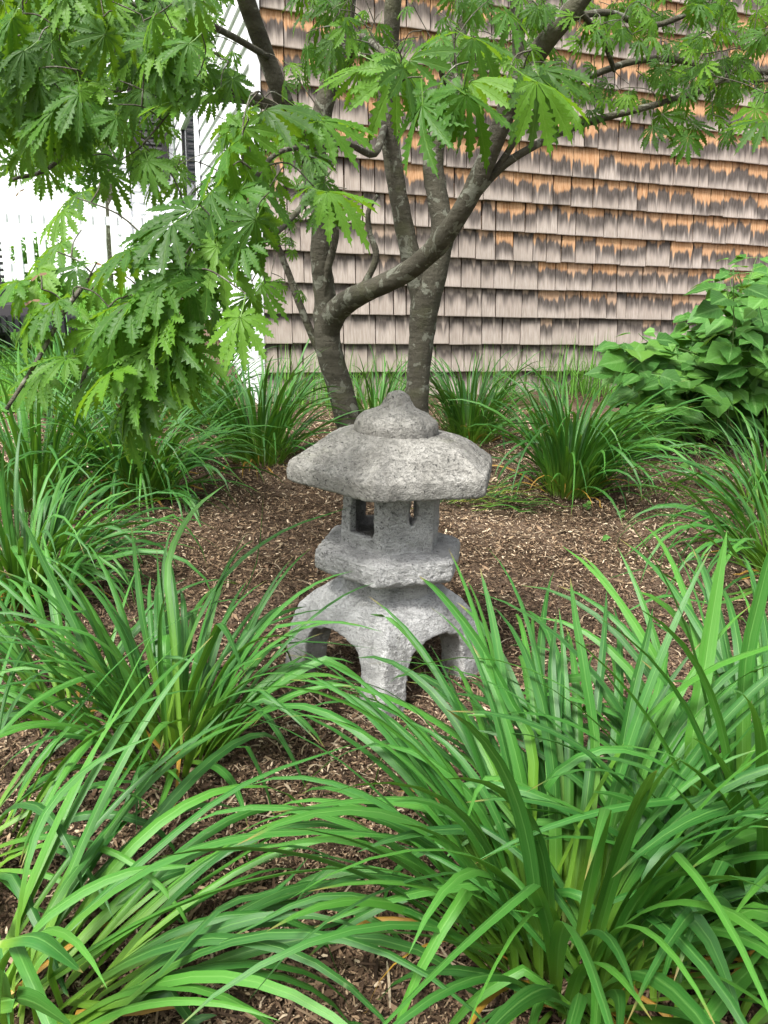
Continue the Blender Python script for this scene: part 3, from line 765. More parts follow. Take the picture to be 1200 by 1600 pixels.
daylily(1225, 900, 'daylily clump at the edge of the frame arching over the mulch', 140, .58, .0125, .08, (-.6, -.15), 1.6, (48, 82), False, heroes=[
    ([(1160,880,1.75), (1110,800,1.75), (1060,755,1.75), (1005,750,1.75)], .013), ([(1150,870,1.7), (1060,815,1.7), (975,870,1.7)], .012),
    ([(1120,930,1.65), (1020,890,1.65), (945,905,1.65)], .012), ([(1130,940,1.6), (1040,930,1.58), (970,960,1.55)], .012)])
daylily(1195, 800, 'upright daylily clump between the hydrangea and the frame edge', 80, .46, .0125, .07, (-.1, 0), 1.3, (58, 87), False)

# cut blades lying by the lantern
pile = empty('cut_leaf_pile', ground_at(770, 790)); tag(pile, 'heap of cut wilting daylily leaves lying on the mulch beside the lantern', 'leaf pile')
pb = pile.location.copy()
for i in range(46):
    p0 = ground_at(random.uniform(690, 800), random.uniform(775, 800)); az = random.gauss(.05, .35) + (math.pi if random.random() < .3 else 0)
    l_ = random.uniform(.12, .34); pth = []
    for q in range(8):
        s = q/7; a = az + .5*random.uniform(-.2, .2)*s; v = p0 + Vector((math.cos(a)*l_*s, math.sin(a)*l_*s, 0)); v.z = zg(v.x, v.y) + .014 + .03*math.sin(s*3)*random.uniform(.2, 1) + .012*(i % 4)
        pth.append(v - pb)
    o = obj('leaf', blade_mesh(pth, random.uniform(.006, .011), Vector((-math.sin(az), math.cos(az), 0)), fold=.2, nacross=3), pile); o['dry'] = random.choice([0., 0., .0, .1, .35])

# fine grass along the foot of the wall
gp = []
for _ in range(2600):
    t = random.uniform(.0, 3.6); q = Vector((CX, CY, 0)) + WD*t - FD*(.04 + abs(random.gauss(0, .14)))
    if noise.noise((t*2.2, 0, 5)) + .25 < random.random()*.9: continue
    gp.append((q.x, q.y, zg(q.x, q.y) - .005))
tag(blade_mass('wall_grass', gp, RNG.uniform(.12, .42, len(gp)), .0055, M['grass'], .45), 'thin wild grass along the foot of the shingled wall', kind='stuff')

# ------------------------------------------------------------------ hydrangea
def ovate(name, n=7, heart=.0):
    V = []; UV = []
    pr = [0, .42, .56, .6, .52, .34, .16, 0]; L = len(pr)
    for i, w_ in enumerate(pr):
        s = i/(L-1); y = s - (.06*heart if i == 1 else 0)
        for q, e in enumerate((-1, -.5, 0, .5, 1)):
            x = w_/1.25*e*.8*(1 + (.1 if (i % 2 and abs(e) == 1) else 0))
            V.append((x, y - (.05 if abs(e) == 1 and i == 1 else 0), .22*abs(x)**1.2 - .22*s*s + .012*math.sin(i*2.2)*abs(e))); UV.append((.5 + e/2, s))
    F = [[i*5+q, i*5+q+1, i*5+q+6, i*5+q+5] for i in range(L-1) for q in range(4)]
    b = len(V)
    for (x, y, z) in ((-.012, 0, 0), (.012, 0, 0), (.01, -.5, -.06), (-.01, -.5, -.06)): V.append((x, y, z)); UV.append((.5, 0))
    F.append([b, b+1, b+2, b+3])
    return mesh(name, V, np.array([f for f in F]), M['hydrangea'], uv=UV)
HL = [ovate('leaf'), ovate('leaf'), ovate('leaf')]
for i, me in enumerate(HL):
    for v in me.vertices: v.co.z += .05*noise.noise((v.co.x*3 + i*7, v.co.y*3, 0)); v.co.x *= (.9, 1., 1.12)[i]
def orient(pos, a, n_, s, me, parent, name='leaf'):
    a = a.normalized(); x = a.cross(n_).normalized(); nz = x.cross(a).normalized()
    o = bpy.data.objects.new(name, me); mt = Matrix.Identity(4)
    for r_ in range(3): mt[r_][0] = x[r_]*s; mt[r_][1] = a[r_]*s; mt[r_][2] = nz[r_]*s; mt[r_][3] = pos[r_]
    o.matrix_basis = mt; link(o, parent); return o
hb = ground_at(1130, 705); hyd = empty('hydrangea', hb)
tag(hyd, 'leafy hydrangea bush with broad heart shaped leaves against the shingled wall', 'shrub')
tips = []
for i in range(64):
    px = random.uniform(965, 1270); top = 520 - 90*sst(950, 1130, px) + 55*abs(noise.noise((px*.02, 0, 0)))
    if i < 12: px = random.uniform(1130, 1235); top = random.uniform(370, 440)
    py = random.uniform(top, top + (60 if i < 12 else 130)) if i < 42 else random.uniform(560, 690)
    Y = random.uniform(3.35, 4.3); tips.append(at(px, py, Y))
HLV = []
for i, tp in enumerate(tips):
    b0 = hb + Vector((random.uniform(-.35, .45), random.uniform(-.1, .4), 0)); b0.z = zg(b0.x, b0.y) - .01
    if tp.z < b0.z + .05: tp.z = b0.z + .08
    mid = b0.lerp(tp, .5) + Vector((0, 0, .12)); pth = catmull([tuple(b0 - hb), tuple(mid - hb), tuple(tp - hb)], 5)
    MB().tube(pth, [.0045 - .0003*k_ for k_ in range(len(pth))], 5).build('stem', M['stem'], hyd, True)
    az0 = random.uniform(0, 6.28)
    for lv, (tt, s0) in enumerate(((1., .09), (.92, .14), (.8, .165), (.65, .165), (.5, .15), (.35, .13))):
        p = Vector(pth[int(tt*(len(pth)-1))])
        for q in range(2):
            az = az0 + lv*1.57 + q*math.pi + random.uniform(-.3, .3); a = Vector((math.cos(az), math.sin(az) - .35, random.uniform(-.6, .2)))
            n_ = Vector((random.uniform(-.4, .2), random.uniform(-1.2, .1), 1.)); s_ = s0*random.uniform(.6, 1.12)
            HLV.append((p + a.normalized()*s_*.5, a, n_, s_))
HLV.sort(key=lambda h: (h[0] + hb).y - .4*h[0].z)
hV, hF, hU, hC = [], [], [], []; nb = 0
for i, (p, a, n_, s_) in enumerate(HLV):
    if i < 300: orient(p, a, n_, s_, random.choice(HL), hyd); continue
    me = random.choice(HL); a = a.normalized(); x = a.cross(n_).normalized(); nz = x.cross(a)
    Vm = np.array([v.co for v in me.vertices]); hV.append(Vm @ (np.array([x, a, nz])*s_) + np.array(p)); hF.append(np.array([list(f.vertices) for f in me.polygons]) + nb); nb += len(Vm)
    uvl = np.zeros((len(Vm), 2))
    for lp in me.loops: uvl[lp.vertex_index] = me.uv_layers[0].data[lp.index].uv
    hU.append(uvl); hC.append(np.tile([[random.random()]*3 + [1]], (len(Vm), 1)))
tag(obj('foliage', mesh('foliage', np.concatenate(hV), np.concatenate(hF), mat_leaf('hydrangea_leaf_mass', (.035, .125, .02), (.07, .21, .034), (.14, .32, .045), (.2, .4, .12), .25, .5, True, False, vk=.5), uv=np.concatenate(hU), col=np.concatenate(hC)), hyd), kind='stuff')
# seedlings
for i, (px, py, s, lb) in enumerate([(940, 846, .03, 'single bright green seedling leaf alone on the mulch'), (915, 802, .02, 'tiny pale seedling near the fountain shaped clump'), (968, 815, .018, 'thin weed sprout on the bare mulch')]):
    b = ground_at(px, py); r_ = empty('seedling', b); tag(r_, lb, 'seedling', 'weed seedlings on the mulch')
    MB().tube([(0, 0, -.004), (.002, 0, .012), (.003, -.004, .02)], [.001, .001, .0008], 5).build('stem', M['stem'], r_, True)
    for q in range(1 if i == 0 else 4): orient(Vector((.002, 0, .014 + .006*q)), Vector((math.cos(q*2.1 + 1), math.sin(q*2.1 - .9), .5)), Vector((0, -1, .8)), s, HL[q % 3], r_)
b = ground_at(1092, 765); tw_ = empty('twiggy_plant', b); tag(tw_, 'small twiggy plant with bare cut stems on the mulch', 'plant')
for i in range(8):
    az = random.uniform(0, 6.28); h = random.uniform(.09, .2)
    MB().tube([(0, 0, -.01), (.02*math.cos(az), .02*math.sin(az), h*.5), (.06*math.cos(az), .06*math.sin(az), h)], [.004, .003, .002], 5).build('stem', M['twig'], tw_, True)
    if i < 5: orient(Vector((.05*math.cos(az), .05*math.sin(az), h*.8)), Vector((math.cos(az), math.sin(az), .3)), Vector((0, -.5, 1)), .04, HL[i % 3], tw_)

# ------------------------------------------------------------------ maple
maple = empty('maple_tree', at(600, 722, 3.35)); mo = maple.location.copy(); mo.z = zg(mo.x, mo.y); maple.location = mo
tag(maple, 'fernleaf maple with two leaning trunks and deeply cut green leaves over the lantern', 'tree')
NODES = []
def limb(name, P, sink=False, n=9, smooth=5):
    """P: (px, py, Y, radius in px)"""
    Q = []
    for (px, py, Y, r_) in P:
        v = at(px, py, Y); Q.append((*(v - mo), r_*Y/1200*.76))
    if sink: q0 = list(Q[0]); g = zg(q0[0]+mo.x, q0[1]+mo.y) - mo.z; Q[0] = (q0[0], q0[1], g - .03, q0[3]*1.25)
    D = catmull(Q, smooth)
    mb = MB(); mb.tube([d[:3] for d in D], [max(.0012, d[3]*(1 + .05*noise.noise(Vector(d[:3])*14))) for d in D], n)
    V = []
    for v in mb.V:
        p = Vector(v); V.append(p)
    mb.V = [tuple(p + Vector((noise.noise(p*22), noise.noise(p*22 + Vector((9, 0, 0))), 0))*min(.006, .25*max(d[3] for d in D)*.3)) for p in V]
    for d in D:
        if d[3] < .022: NODES.append(tuple(d[:3]))
    return mb.build(name, M['bark'], maple, True)
limb('trunk', [(560,735,3.3,31), (550,680,3.3,28), (532,610,3.28,26), (515,550,3.25,26), (510,505,3.25,27), (507,460,3.24,22), (502,400,3.2,20), (500,330,3.2,19), (494,265,3.15,19), (500,200,3.12,18), (520,110,3.1,17), (538,40,3.1,16), (548,-60,3.1,14)], True, 14)
limb('trunk', [(652,730,3.4,28), (650,650,3.4,26), (654,585,3.4,24), (659,525,3.4,25), (664,475,3.4,29), (678,425,3.4,26), (692,365,3.4,23), (684,310,3.4,21), (677,250,3.4,20), (690,190,3.4,17), (710,120,3.4,14), (718,50,3.4,12), (722,-40,3.4,11)], True, 14)
limb('limb', [(664,490,3.4,20), (652,440,3.4,21), (636,375,3.4,19), (625,320,3.4,18), (612,240,3.4,17), (603,160,3.38,16), (608,80,3.35,15), (615,0,3.3,15), (618,-70,3.3,13)], n=12)
limb('limb', [(511,530,3.25,20), (522,492,3.2,24), (548,468,3.1,22), (585,450,2.95,20), (635,425,2.85,20), (682,385,2.75,20), (722,328,2.65,19), (756,260,2.6,19), (785,190,2.55,19), (812,120,2.5,22), (845,75,2.45,18), (890,20,2.4,17), (940,-40,2.35,15)], n=14)
limb('limb', [(492,275,3.15,15), (470,225,3.0,17), (440,150,2.85,17), (415,85,2.8,16), (388,10,2.7,16), (360,-70,2.6,14)], n=12)
limb('branch', [(812,130,2.5,14), (810,80,2.48,11), (808,30,2.45,10), (800,-50,2.4,9)])
limb('branch', [(690,372,2.72,9), (712,352,2.68,8), (748,300,2.65,8), (787,258,2.62,8), (840,225,2.6,7), (885,203,2.6,7), (940,185,2.6,6.5), (1000,170,2.6,6), (1080,146,2.6,6), (1145,112,2.6,5), (1205,40,2.6,4)])
limb('branch', [(770,270,2.63,6), (795,235,2.6,6), (812,200,2.6,5), (825,170,2.6,4)])
limb('branch', [(820,170,2.53,5), (880,140,2.6,6), (940,112,2.7,6), (1000,94,2.75,6), (1060,94,2.75,6), (1140,110,2.75,6), (1240,114,2.75,5)])
limb('branch', [(1060,150,2.6,3), (1100,130,2.6,3), (1200,126,2.6,3)])
limb('branch', [(555,468,3.08,10), (572,440,3.05,7.5), (588,400,3.03,6.5), (578,365,3.02,5.5), (576,330,3.0,5), (590,305,3.0,3)])
limb('branch', [(508,565,3.26,9), (490,530,3.25,8), (470,480,3.22,7.5), (448,420,3.2,6.5), (428,370,3.15,6), (415,330,3.1,4)])
limb('branch', [(505,470,3.22,9), (512,420,3.18,8), (524,370,3.15,7), (518,325,3.12,5)])
limb('branch', [(498,300,3.15,7), (470,325,2.9,6), (430,365,2.6,5.5), (360,405,2.1,6), (290,428,1.7,6), (235,450,1.45,6), (180,495,1.25,5.5), (140,560,1.15,5), (120,640,1.12,3)])
limb('branch', [(300,425,1.75,5), (275,480,1.45,5), (255,545,1.25,5), (225,640,1.12,4)])
limb('branch', [(420,350,2.4,5), (330,350,1.8,5), (240,390,1.4,5), (160,420,1.2,5), (105,480,1.12,5), (60,560,1.08,4.5), (10,640,1.05,4)])
limb('branch', [(455,195,2.9,8), (415,160,2.7,8.5), (370,145,2.5,9), (310,120,2.3,8), (215,130,2.1,7), (125,165,1.9,6), (40,200,1.75,5), (-60,230,1.7,4)])
limb('branch', [(425,168,2.75,7), (370,155,2.5,6), (325,157,2.35,6), (215,162,2.1,6), (165,178,1.95,5), (80,260,1.8,4), (20,280,1.75,3)])
limb('branch', [(320,125,2.32,5), (290,85,2.3,5), (262,50,2.25,4), (200,0,2.2,4), (120,-40,2.1,4)])
limb('branch', [(420,90,2.8,6), (350,50,2.4,6), (260,10,2.0,6), (150,-30,1.7,5), (40,-60,1.5,5)])
limb('branch', [(540,110,3.1,6), (560,60,2.8,6), (585,70,2.2,6), (610,95,1.7,5), (620,110,1.35,3)])
limb('branch', [(600,200,3.36,7), (585,240,3.1,7), (545,226,2.7,6), (500,228,2.0,5), (470,230,1.6,4.5), (432,240,1.4,4.5), (402,275,1.3,4.5), (388,320,1.25,3.5)])
limb('branch', [(700,150,3.4,5), (690,110,2.9,6), (700,100,2.2,5), (720,130,1.5,4), (735,145,1.3,3)])
limb('branch', [(830,100,2.48,7), (835,110,2.0,6), (838,120,1.5,5), (840,130,1.3,3)])
limb('branch', [(880,30,2.4,6), (950,20,2.6,6), (1020,40,2.7,5), (1100,10,2.7,5), (1180,-20,2.7,4)])
limb('branch', [(900,10,2.4,5), (940,60,2.55,5), (960,110,2.7,4)])

def maple_leaf_mesh(lod, seed):
    rn = random.Random(seed)
    V = []; F = []; UV = []
    ang = [0, 25, -25, 50, -50, 76, -76, 104, -104] + ([134, -134] if lod == 0 else [])
    ln = {0: 1., 25: .98, 50: .9, 76: .76, 104: .56, 134: .34}
    if lod == 0: st = [(0, 0), (.28, .06), (.34, .043), (.455, .082), (.462, .05), (.56, .135), (.57, .075), (.665, .145), (.675, .07), (.765, .128), (.772, .058), (.85, .095), (.857, .036), (.93, .052), (.935, .016), (1, 0)]
    else: st = [(0, 0), (.25, .054), (.38, .04), (.54, .115), (.565, .06), (.72, .115), (.74, .05), (.86, .07), (.87, .025), (1, 0)]
    for a in ang:
        L_ = ln[abs(a)]*rn.uniform(.93, 1.05); t = rad(a + rn.uniform(-3, 3)); ca, sa = math.sin(t), math.cos(t)
        dr = rn.uniform(.2, .6); fold = rn.uniform(.15, .55); wsc = rn.uniform(.95, 1.2); bend = rn.uniform(-.13, .13); b = len(V); dep = .02*(len(ang) - ang.index(a))/len(ang)
        for (s, hw) in st:
            r_ = s*L_; hw = hw*wsc*(.55 + .45*L_)
            z = -dr*r_*r_ + .07*r_
            for e in (-1, 0, 1):
                x = hw*e*rn.uniform(.82, 1.15) + bend*s*s*L_; fw = r_ + (.018 if e else 0)
                V.append((ca*fw + sa*x*1., sa*fw - ca*x, z + fold*abs(hw*e) + dep*(1-s) + .012*math.sin(9*s + a)*abs(e))); UV.append((.5 + .5*e, s))
        for i in range(len(st)-1):
            for q in (0, 1):
                A = b + i*3 + q; F.append([A, A+1, A+4, A+3])
    um = rn.choice([.15, .35, .6, .85, 1.1])      # how far the side lobes hang, like a half closed umbrella
    V = [(x*(1 - .3*um), y, z - um*.75*abs(x)**1.15) for x, y, z in V]
    b = len(V)      # petiole
    for i, (y, z) in enumerate(((0, .004), (-.2, .02), (-.45, .09))):
        for e in (-.011, .011): V.append((e, y, z)); UV.append((.5, 0))
    F += [[b, b+1, b+3, b+2], [b+2, b+3, b+5, b+4]]
    return np.array(V), np.array(F), np.array(UV)
ML = [mesh('leaf', *(lambda q: (q[0], q[1]))(maple_leaf_mesh(0, 50+i)), M['maple'], uv=maple_leaf_mesh(0, 50+i)[2]) for i in range(10)]
MLOD = [maple_leaf_mesh(1, 90+i) for i in range(9)]
CAMP = Vector((0, 0, CAM_H))
hang = []     # (position, axis, normal, size, forced_part)
def img_dir(dx, dy, dz=0.): return RIGHT*dx - UP*dy + FWD*dz
def leaf_at(px, py, Y, ang, size, force=True, toward=None, face=.45):
    """leaf with its petiole end at the pixel; ang is the picture direction of its middle lobe (degrees, 0 right, 90 down)"""
    size *= ((.7 if px < 440 else .76) if force else .78); t = rad(ang); a = img_dir(math.cos(t), math.sin(t), random.uniform(-.5, .3) if toward is None else toward)
    n_ = (CAMP - at(px, py, Y)).normalized()*face + Vector((0, 0, 1))*(1-face*.5) + Vector((random.uniform(-.6, .6), random.uniform(-.5, .5), random.uniform(-.3, .3)))
    hang.append((at(px, py, Y), a, n_, size, force))
# hand-placed large leaves (petiole end x, y, depth, direction, size m)
for h in [(512,300,1.30,8,.115), (500,318,1.32,70,.07), (415,172,1.3,-28,.125), (498,190,1.32,-8,.12), (470,170,1.36,20,.10), (622,112,1.35,120,.13), (628,108,1.33,60,.12), (640,95,1.38,-40,.10),
          (660,165,1.30,95,.13), (655,150,1.32,-10,.10), (728,148,1.25,30,.12), (722,140,1.27,100,.11), (735,130,1.3,-15,.1), (838,128,1.22,28,.125), (842,120,1.25,75,.125), (850,112,1.3,5,.11),
          (740,60,1.6,20,.12), (690,60,1.7,160,.1), (790,20,1.8,40,.11), (560,110,1.6,140,.1), (585,95,1.5,30,.1), (540,40,2.0,60,.1), (385,175,1.3,150,.11), (380,200,1.25,110,.125),
          (360,230,1.2,140,.135), (345,265,1.18,155,.14), (400,290,1.2,60,.115), (372,300,1.17,120,.13), (330,300,1.15,140,.13), (300,330,1.14,150,.125), (420,330,1.22,40,.11), (395,345,1.2,85,.12),
          (350,350,1.15,110,.13), (310,370,1.12,130,.135), (270,350,1.12,150,.13), (240,385,1.12,145,.12), (205,390,1.12,155,.11), (340,385,1.13,75,.13), (290,420,1.1,110,.135), (255,430,1.1,140,.12),
          (370,345,1.18,20,.13), (360,440,1.15,30,.11), (345,460,1.15,0,.11), (320,440,1.12,60,.13), (300,470,1.12,100,.125), (335,480,1.15,95,.10), (285,500,1.12,70,.12), (260,490,1.1,130,.12),
          (215,470,1.1,150,.12), (190,500,1.08,140,.12), (160,470,1.1,160,.10), (225,545,1.1,145,.13), (205,570,1.1,110,.12), (180,580,1.08,140,.12), (285,560,1.12,95,.115), (270,575,1.12,120,.10),
          (150,610,1.08,140,.12), (175,620,1.08,100,.11), (120,420,1.15,170,.1), (95,380,1.2,150,.1), (100,330,1.3,130,.09), (130,300,1.35,160,.09), (60,420,1.15,140,.11), (30,440,1.12,170,.1), (50,490,1.1,120,.1), (15,500,1.1,150,.1),
          (90,470,1.1,150,.1), (235,600,1.1,150,.13), (215,600,1.1,120,.12), (190,640,1.08,150,.13), (200,650,1.08,115,.11), (250,540,1.1,160,.13), (270,520,1.1,100,.12), (330,520,1.14,80,.11), (300,545,1.12,60,.1), (75,520,1.09,140,.1), (30,560,1.07,120,.1), (130,540,1.1,150,.11), (105,560,1.08,170,.09), (1035,178,2.5,70,.11), (1075,215,2.5,110,.10), (1085,195,2.5,40,.09), (1020,200,2.5,95,.09), (1195,190,2.0,170,.12), (1180,170,2.2,120,.1)]:
    if h[0] < 440 and h[1] > 200 and random.random() < (.6 if (h[0] > 325 and h[1] > 335) else .28): continue
    leaf_at(*h, face=.3 if h[0] < 440 else .6)
def spray(x0, x1, y0, y1, Y0, Y1, n, size, ang, angsd=35, dens_fn=None, force=False, face=.55):
    k_ = 0; tries = 0
    while k_ < n and tries < n*30:
        tries += 1; px, py = random.uniform(x0, x1), random.uniform(y0, y1)
        if dens_fn and random.random() > dens_fn(px, py): continue
        leaf_at(px, py, random.uniform(Y0, Y1), random.gauss(ang, angsd), size*random.uniform(.7, 1.2), force, None, face); k_ += 1
clus = lambda s, k0: (lambda x, y: sst(k0, k0 + .25, .5 + .8*noise.noise((x*s, y*s, 4.2))))
spray(-60, 330, -60, 290, 1.4, 2.2, 270, .085, 115, 40, lambda x, y: (1 if y < 205 + .1*x - .4*max(0, x-150) else .2)*(.3 + .7*clus(.012, .4)(x, y)))
spray(200, 375, -60, 290, 1.8, 2.8, 60, .085, 100, 45, clus(.014, .42))
spray(-40, 290, 0, 260, 2.2, 3.2, 150, .085, 100, 45, clus(.01, .3))
spray(60, 440, 210, 600, 1.05, 1.6, 26, .085, 130, 30, lambda x, y: 1 if abs(y - (700 - .85*x)) < 150 else .05)
spray(820, 1230, -60, 150, 2.3, 3.1, 250, .072, 90, 45, lambda x, y: (1 if y < 120 else .5)*(.25 + .75*clus(.013, .35)(x, y)))
spray(880, 1210, 100, 210, 2.5, 2.9, 34, .075, 95, 35, clus(.02, .4))
spray(440, 850, -60, 130, 1.9, 3.2, 120, .075, 95, 45, lambda x, y: .25 + .75*clus(.013, .4)(x, y))
spray(425, 470, 280, 470, 2.7, 3.1, 14, .06, 60, 60)
spray(390, 540, 170, 330, 1.5, 2.6, 26, .085, 100, 50)
# crown carried on above the picture
for _ in range(420):
    x, y = random.uniform(-2.2, 2.4), random.uniform(1.3, 4.6); z = random.uniform(2.1, 3.0)
    d = Vector((x, y, z)) - CAMP; py = 800 - 1200*d.dot(UP)/d.dot(FWD)
    if py > -40: continue
    a = Vector((random.uniform(-1, 1), random.uniform(-1, 1), random.uniform(-.9, .1))); hang.append((Vector((x, y, z)), a, Vector((random.uniform(-.4, .4), random.uniform(-.4, .4), 1)), random.uniform(.08, .1), False))
# choose the 300 that show largest as parts
def shown(h):
    d = h[0] - CAMP; wz = d.dot(FWD); px = 600 + 1200*d.dot(RIGHT)/wz; py = 800 - 1200*d.dot(UP)/wz
    return (0 if (-40 < px < 1240 and -40 < py < 1600) else 1, 0 if h[4] else 1, -h[3]/wz)
hang.sort(key=shown)
VV, FF, UU, CC = [], [], [], []; nb = 0
for i, (p, a, n_, s, fo) in enumerate(hang):
    q = p - mo
    if i < 300: orient(q, a, n_, s, random.choice(ML), maple)
    else:
        Vm, Fm, Um = random.choice(MLOD); a = a.normalized(); x = a.cross(n_).normalized(); nz = x.cross(a)
        T = np.array([x, a, nz])*s; VV.append(Vm @ T + np.array(q)); FF.append(Fm + nb); UU.append(Um); nb += len(Vm)
        CC.append(np.tile(np.array([[random.random()]*3 + [1]]), (len(Vm), 1)))
tag(obj('foliage', mesh('foliage', np.concatenate(VV), np.concatenate(FF), M['maple_mass'], uv=np.concatenate(UU), col=np.concatenate(CC)), maple), kind='stuff')
# twigs: join every leaf stalk to the nearest branch or twig
nodes = np.array(NODES); twg = MB()
order = sorted(hang, key=lambda h: np.min(np.sum((nodes - np.array(h[0] - mo))**2, 1)))
for (p, a, n_, s, fo) in order:
    end = np.array(p - mo - a.normalized()*s*.45 + n_.normalized()*s*.08)
    d2 = np.sum((nodes - end)**2, 1); i = int(np.argmin(d2)); st_ = nodes[i]; L_ = math.sqrt(d2[i])
    if L_ < .01: continue
    mid = (st_ + end)/2 + RNG.normal(0, .06*L_, 3) + np.array([0, 0, .08*L_])
    D = catmull([tuple(st_), tuple(mid), tuple(end)], 3)
    r0 = min(.0035, .0012 + .004*L_); twg.tube(D, list(np.linspace(r0, .001, len(D))), 4, False)
    nodes = np.vstack([nodes, np.array(D[2:])])
tag(twg.build('twigs', M['bark'], maple, True), kind='stuff')
# winged seeds
def samara_mesh():
    V = []; F = []
    for sgn in (-1, 1):
        b = len(V)
        for (x, y, z) in ((0, 0, 0), (.25, .08, .02), (.6, .02, .04), (1, -.12, .02), (.95, -.3, -.02), (.55, -.26, 0), (.2, -.1, 0)): V.append((sgn*x, y, z))
        F.append([b+i for i in range(7)])
    return mesh('winged_seed', V, F, M['samara'])
SM = samara_mesh()
for (px, py, Y) in [(285,618,1.15), (312,622,1.15), (300,612,1.15), (190,640,1.1), (395,312,1.2), (385,318,1.2), (430,295,1.25), (150,440,1.2), (160,415,1.2), (60,430,1.1), (50,470,1.1), (30,300,1.5), (700,170,1.4), (708,160,1.4)]:
    orient(at(px, py, Y) - mo, img_dir(random.uniform(-1, 1), random.uniform(-1, .3)), Vector((random.uniform(-.5, .5), -1, .5)), random.uniform(.010, .014), SM, maple, 'winged_seed')

# ------------------------------------------------------------------ back left: fence, furniture, neighbour, trees
def fence():
    root = empty('picket_fence', (-5.2, 8.3, zbase(-5, 8.3))); tag(root, 'white picket fence across the far end of the lawn', 'fence')
    for i in range(58): 
        x = -3.5 + i*.125
        if i % 16 == 0: MB().box(x-.05, x+.05, -.02, .08, -.1, 1.02).build('post', M['white'], root)
        else:
            s_ = MB().box(x-.035, x+.035, -.03, -.008, .06, .86); s_.V += [(x-.035, -.03, .862), (x+.035, -.03, .862), (x, -.03, .92), (x-.035, -.008, .862), (x+.035, -.008, .862), (x, -.008, .92)]
            b = len(s_.V)-6; s_.F += [[b, b+1, b+2], [b+3, b+5, b+4], [b, b+2, b+5, b+3], [b+1, b+4, b+5, b+2]]
            s_.build('picket', M['white'], root)
    for z in (.2, .68): MB().box(-3.5, 3.7, -.007, .03, z, z+.08).build('rail', M['white'], root)
fence()
def wicker(px, py, Y, label, rz, back):
    p = at(px, py, Y); b = Vector((p.x, p.y, zg(p.x, p.y))); r_ = empty('wicker_chair', b, rz); tag(r_, label, 'chair', 'black wicker patio seats')
    f = MB().box(-.34, .34, -.34, .34, .22, .3)
    for q in range(18):      # woven ridges round the seat frame
        t = -.34 + q*.04; f.box(t, t+.025, -.352, -.34, .2, .31); f.box(-.352, -.34, t, t+.025, .2, .31)
    f.build('seat', M['wicker'], r_)
    for sx in (-1, 1):
        for sy in (-1, 1): MB().box(sx*.31-.025, sx*.31+.025, sy*.31-.025, sy*.31+.025, 0, .22).build('leg', M['wicker'], r_)
    MB().box(-.31, .31, -.31, .31, .3, .38).build('cushion', M['cushion'], r_)
    if back:
        bk = MB()
        for q in range(15): bk.box(-.33 + q*.044, -.33 + q*.044 + .03, .3, .33, .3, .86)
        for q in range(12): bk.box(-.34, .34, .296, .334, .34 + q*.044, .34 + q*.044 + .02)
        bk.build('backrest', M['wicker'], r_)
        for sx in (-1, 1): MB().box(sx*.36-.03, sx*.36+.03, -.33, .33, .5, .55).box(sx*.36-.03, sx*.36+.03, -.33, -.28, .22, .5).build('armrest', M['wicker'], r_)
wicker(40, 540, 5.6, 'low black wicker seat on the lawn behind the daylilies', rad(20), False)
wicker(-105, 520, 5.3, 'black wicker armchair at the edge of the frame with its back to the fence', rad(-12), True)
# neighbour
nbh = empty('neighbour_house', (-6.6, 15, .6), rad(4)); tag(nbh, 'tall white neighbouring house beyond the picket fence', 'house')
MB().box(-5, 5.2, 0, .2, -.2, 5.6).build('wall', M['white'], nbh)
rf = MB(); rf.V = [(-5.3, -.4, 5.5), (5.5, -.4, 5.5), (5.5, 2.6, 7.2), (-5.3, 2.6, 7.2), (-5.3, -.4, 5.6), (5.5, -.4, 5.6), (5.5, 2.6, 7.3), (-5.3, 2.6, 7.3)]
rf.F = [[0, 3, 2, 1], [4, 5, 6, 7], [0, 1, 5, 4], [1, 2, 6, 5], [2, 3, 7, 6], [3, 0, 4, 7]]; rf.build('roof', M['slate'], nbh)
for x in (-3.6,):
    wn = MB().box(x-.08, x, -.05, -.002, .9, 2.2).box(x+.9, x+.98, -.05, -.002, .9, 2.2).box(x, x+.9, -.05, -.002, 2.12, 2.2).box(x, x+.9, -.06, -.002, .9, .98).build('window', M['white'], nbh)
    MB().box(x, x+.9, -.02, -.004, .98, 2.12).build('pane', M['glass'], wn)
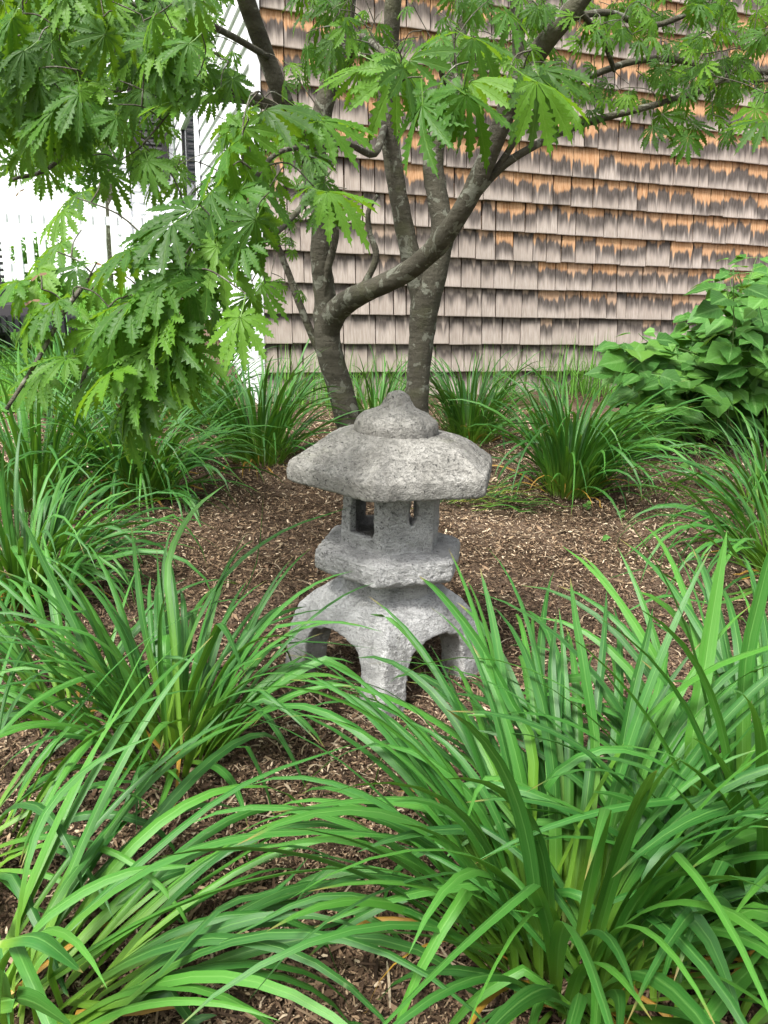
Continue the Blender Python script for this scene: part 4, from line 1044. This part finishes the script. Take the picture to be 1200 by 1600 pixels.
def leafy(name, loc, h, rx, nleaf, label, group, size=.12, trunk=True):
    root = empty(name, loc); tag(root, label, 'tree' if trunk else 'shrub', group)
    if trunk:
        MB().tube([(0, 0, -.1), (.05, 0, h*.3), (.0, .05, h*.6)], [.16, .13, .06], 10).build('trunk', M['bark'], root, True)
        for q in range(5):
            az = q*1.3; MB().tube([(0.03, 0, h*(.3+.05*q)), (math.cos(az)*rx*.4, math.sin(az)*rx*.4, h*(.5+.05*q)), (math.cos(az)*rx*.75, math.sin(az)*rx*.75, h*(.62+.05*q))], [.06, .035, .012], 7).build('limb', M['bark'], root, True)
    c0, ch = (h*.63, h*.4) if trunk else (h*.5, h*.52)
    cl = [(RNG.normal(0, .42, 3)) for _ in range(38)]; P = []
    for _ in range(nleaf):
        c = cl[RNG.integers(len(cl))]; q = c + RNG.normal(0, .14, 3); q = q/max(1, np.linalg.norm(q)*1.0); P.append((q[0]*rx, q[1]*rx, c0 + q[2]*ch))
    P = np.array(P); P[:, 2] = np.maximum(P[:, 2], .05); n = len(P); a = RNG.normal(0, 1, (n, 3)); a[:, 2] -= .5; a /= np.linalg.norm(a, axis=1)[:, None]; b = np.cross(a, RNG.normal(0, 1, (n, 3))); b /= np.linalg.norm(b, axis=1)[:, None]
    s = size*RNG.uniform(.6, 1.3, (n, 1)); rows = [P, P + a*s*.5 + b*s*.3, P + a*s, P + a*s*.5 - b*s*.3]
    V = np.stack(rows, 1).reshape(-1, 3); F = np.arange(4*n).reshape(n, 4); rc = np.repeat(RNG.uniform(0, 1, n), 4); col = np.stack([rc, rc, rc, np.ones_like(rc)], -1)
    obj('crown', mesh('crown', V, F, M['treeleaf'], uv=np.tile(np.array([[.5, 0], [1, .5], [.5, 1], [0, .5]]), (n, 1)), col=col, smooth=False), root)
leafy('broadleaf_tree', (-4.3, 12.6, .65), 5.6, 1.7, 9000, 'broad green tree before the white neighbouring house', 'trees beyond the fence')
leafy('broadleaf_tree', (-13.0, 20.5, .65), 8.0, 3.2, 9000, 'larger green tree farthest along behind the neighbouring house', 'trees beyond the fence', .15)
leafy('broadleaf_tree', (-3.6, 20, .65), 8.0, 3.2, 9000, 'tall tree standing behind the white neighbouring house', 'trees beyond the fence', .22)
leafy('garden_shrub', (-3.95, 9.4, .65), .8, .4, 1500, 'small round shrub just behind the picket fence', None, .06, False)
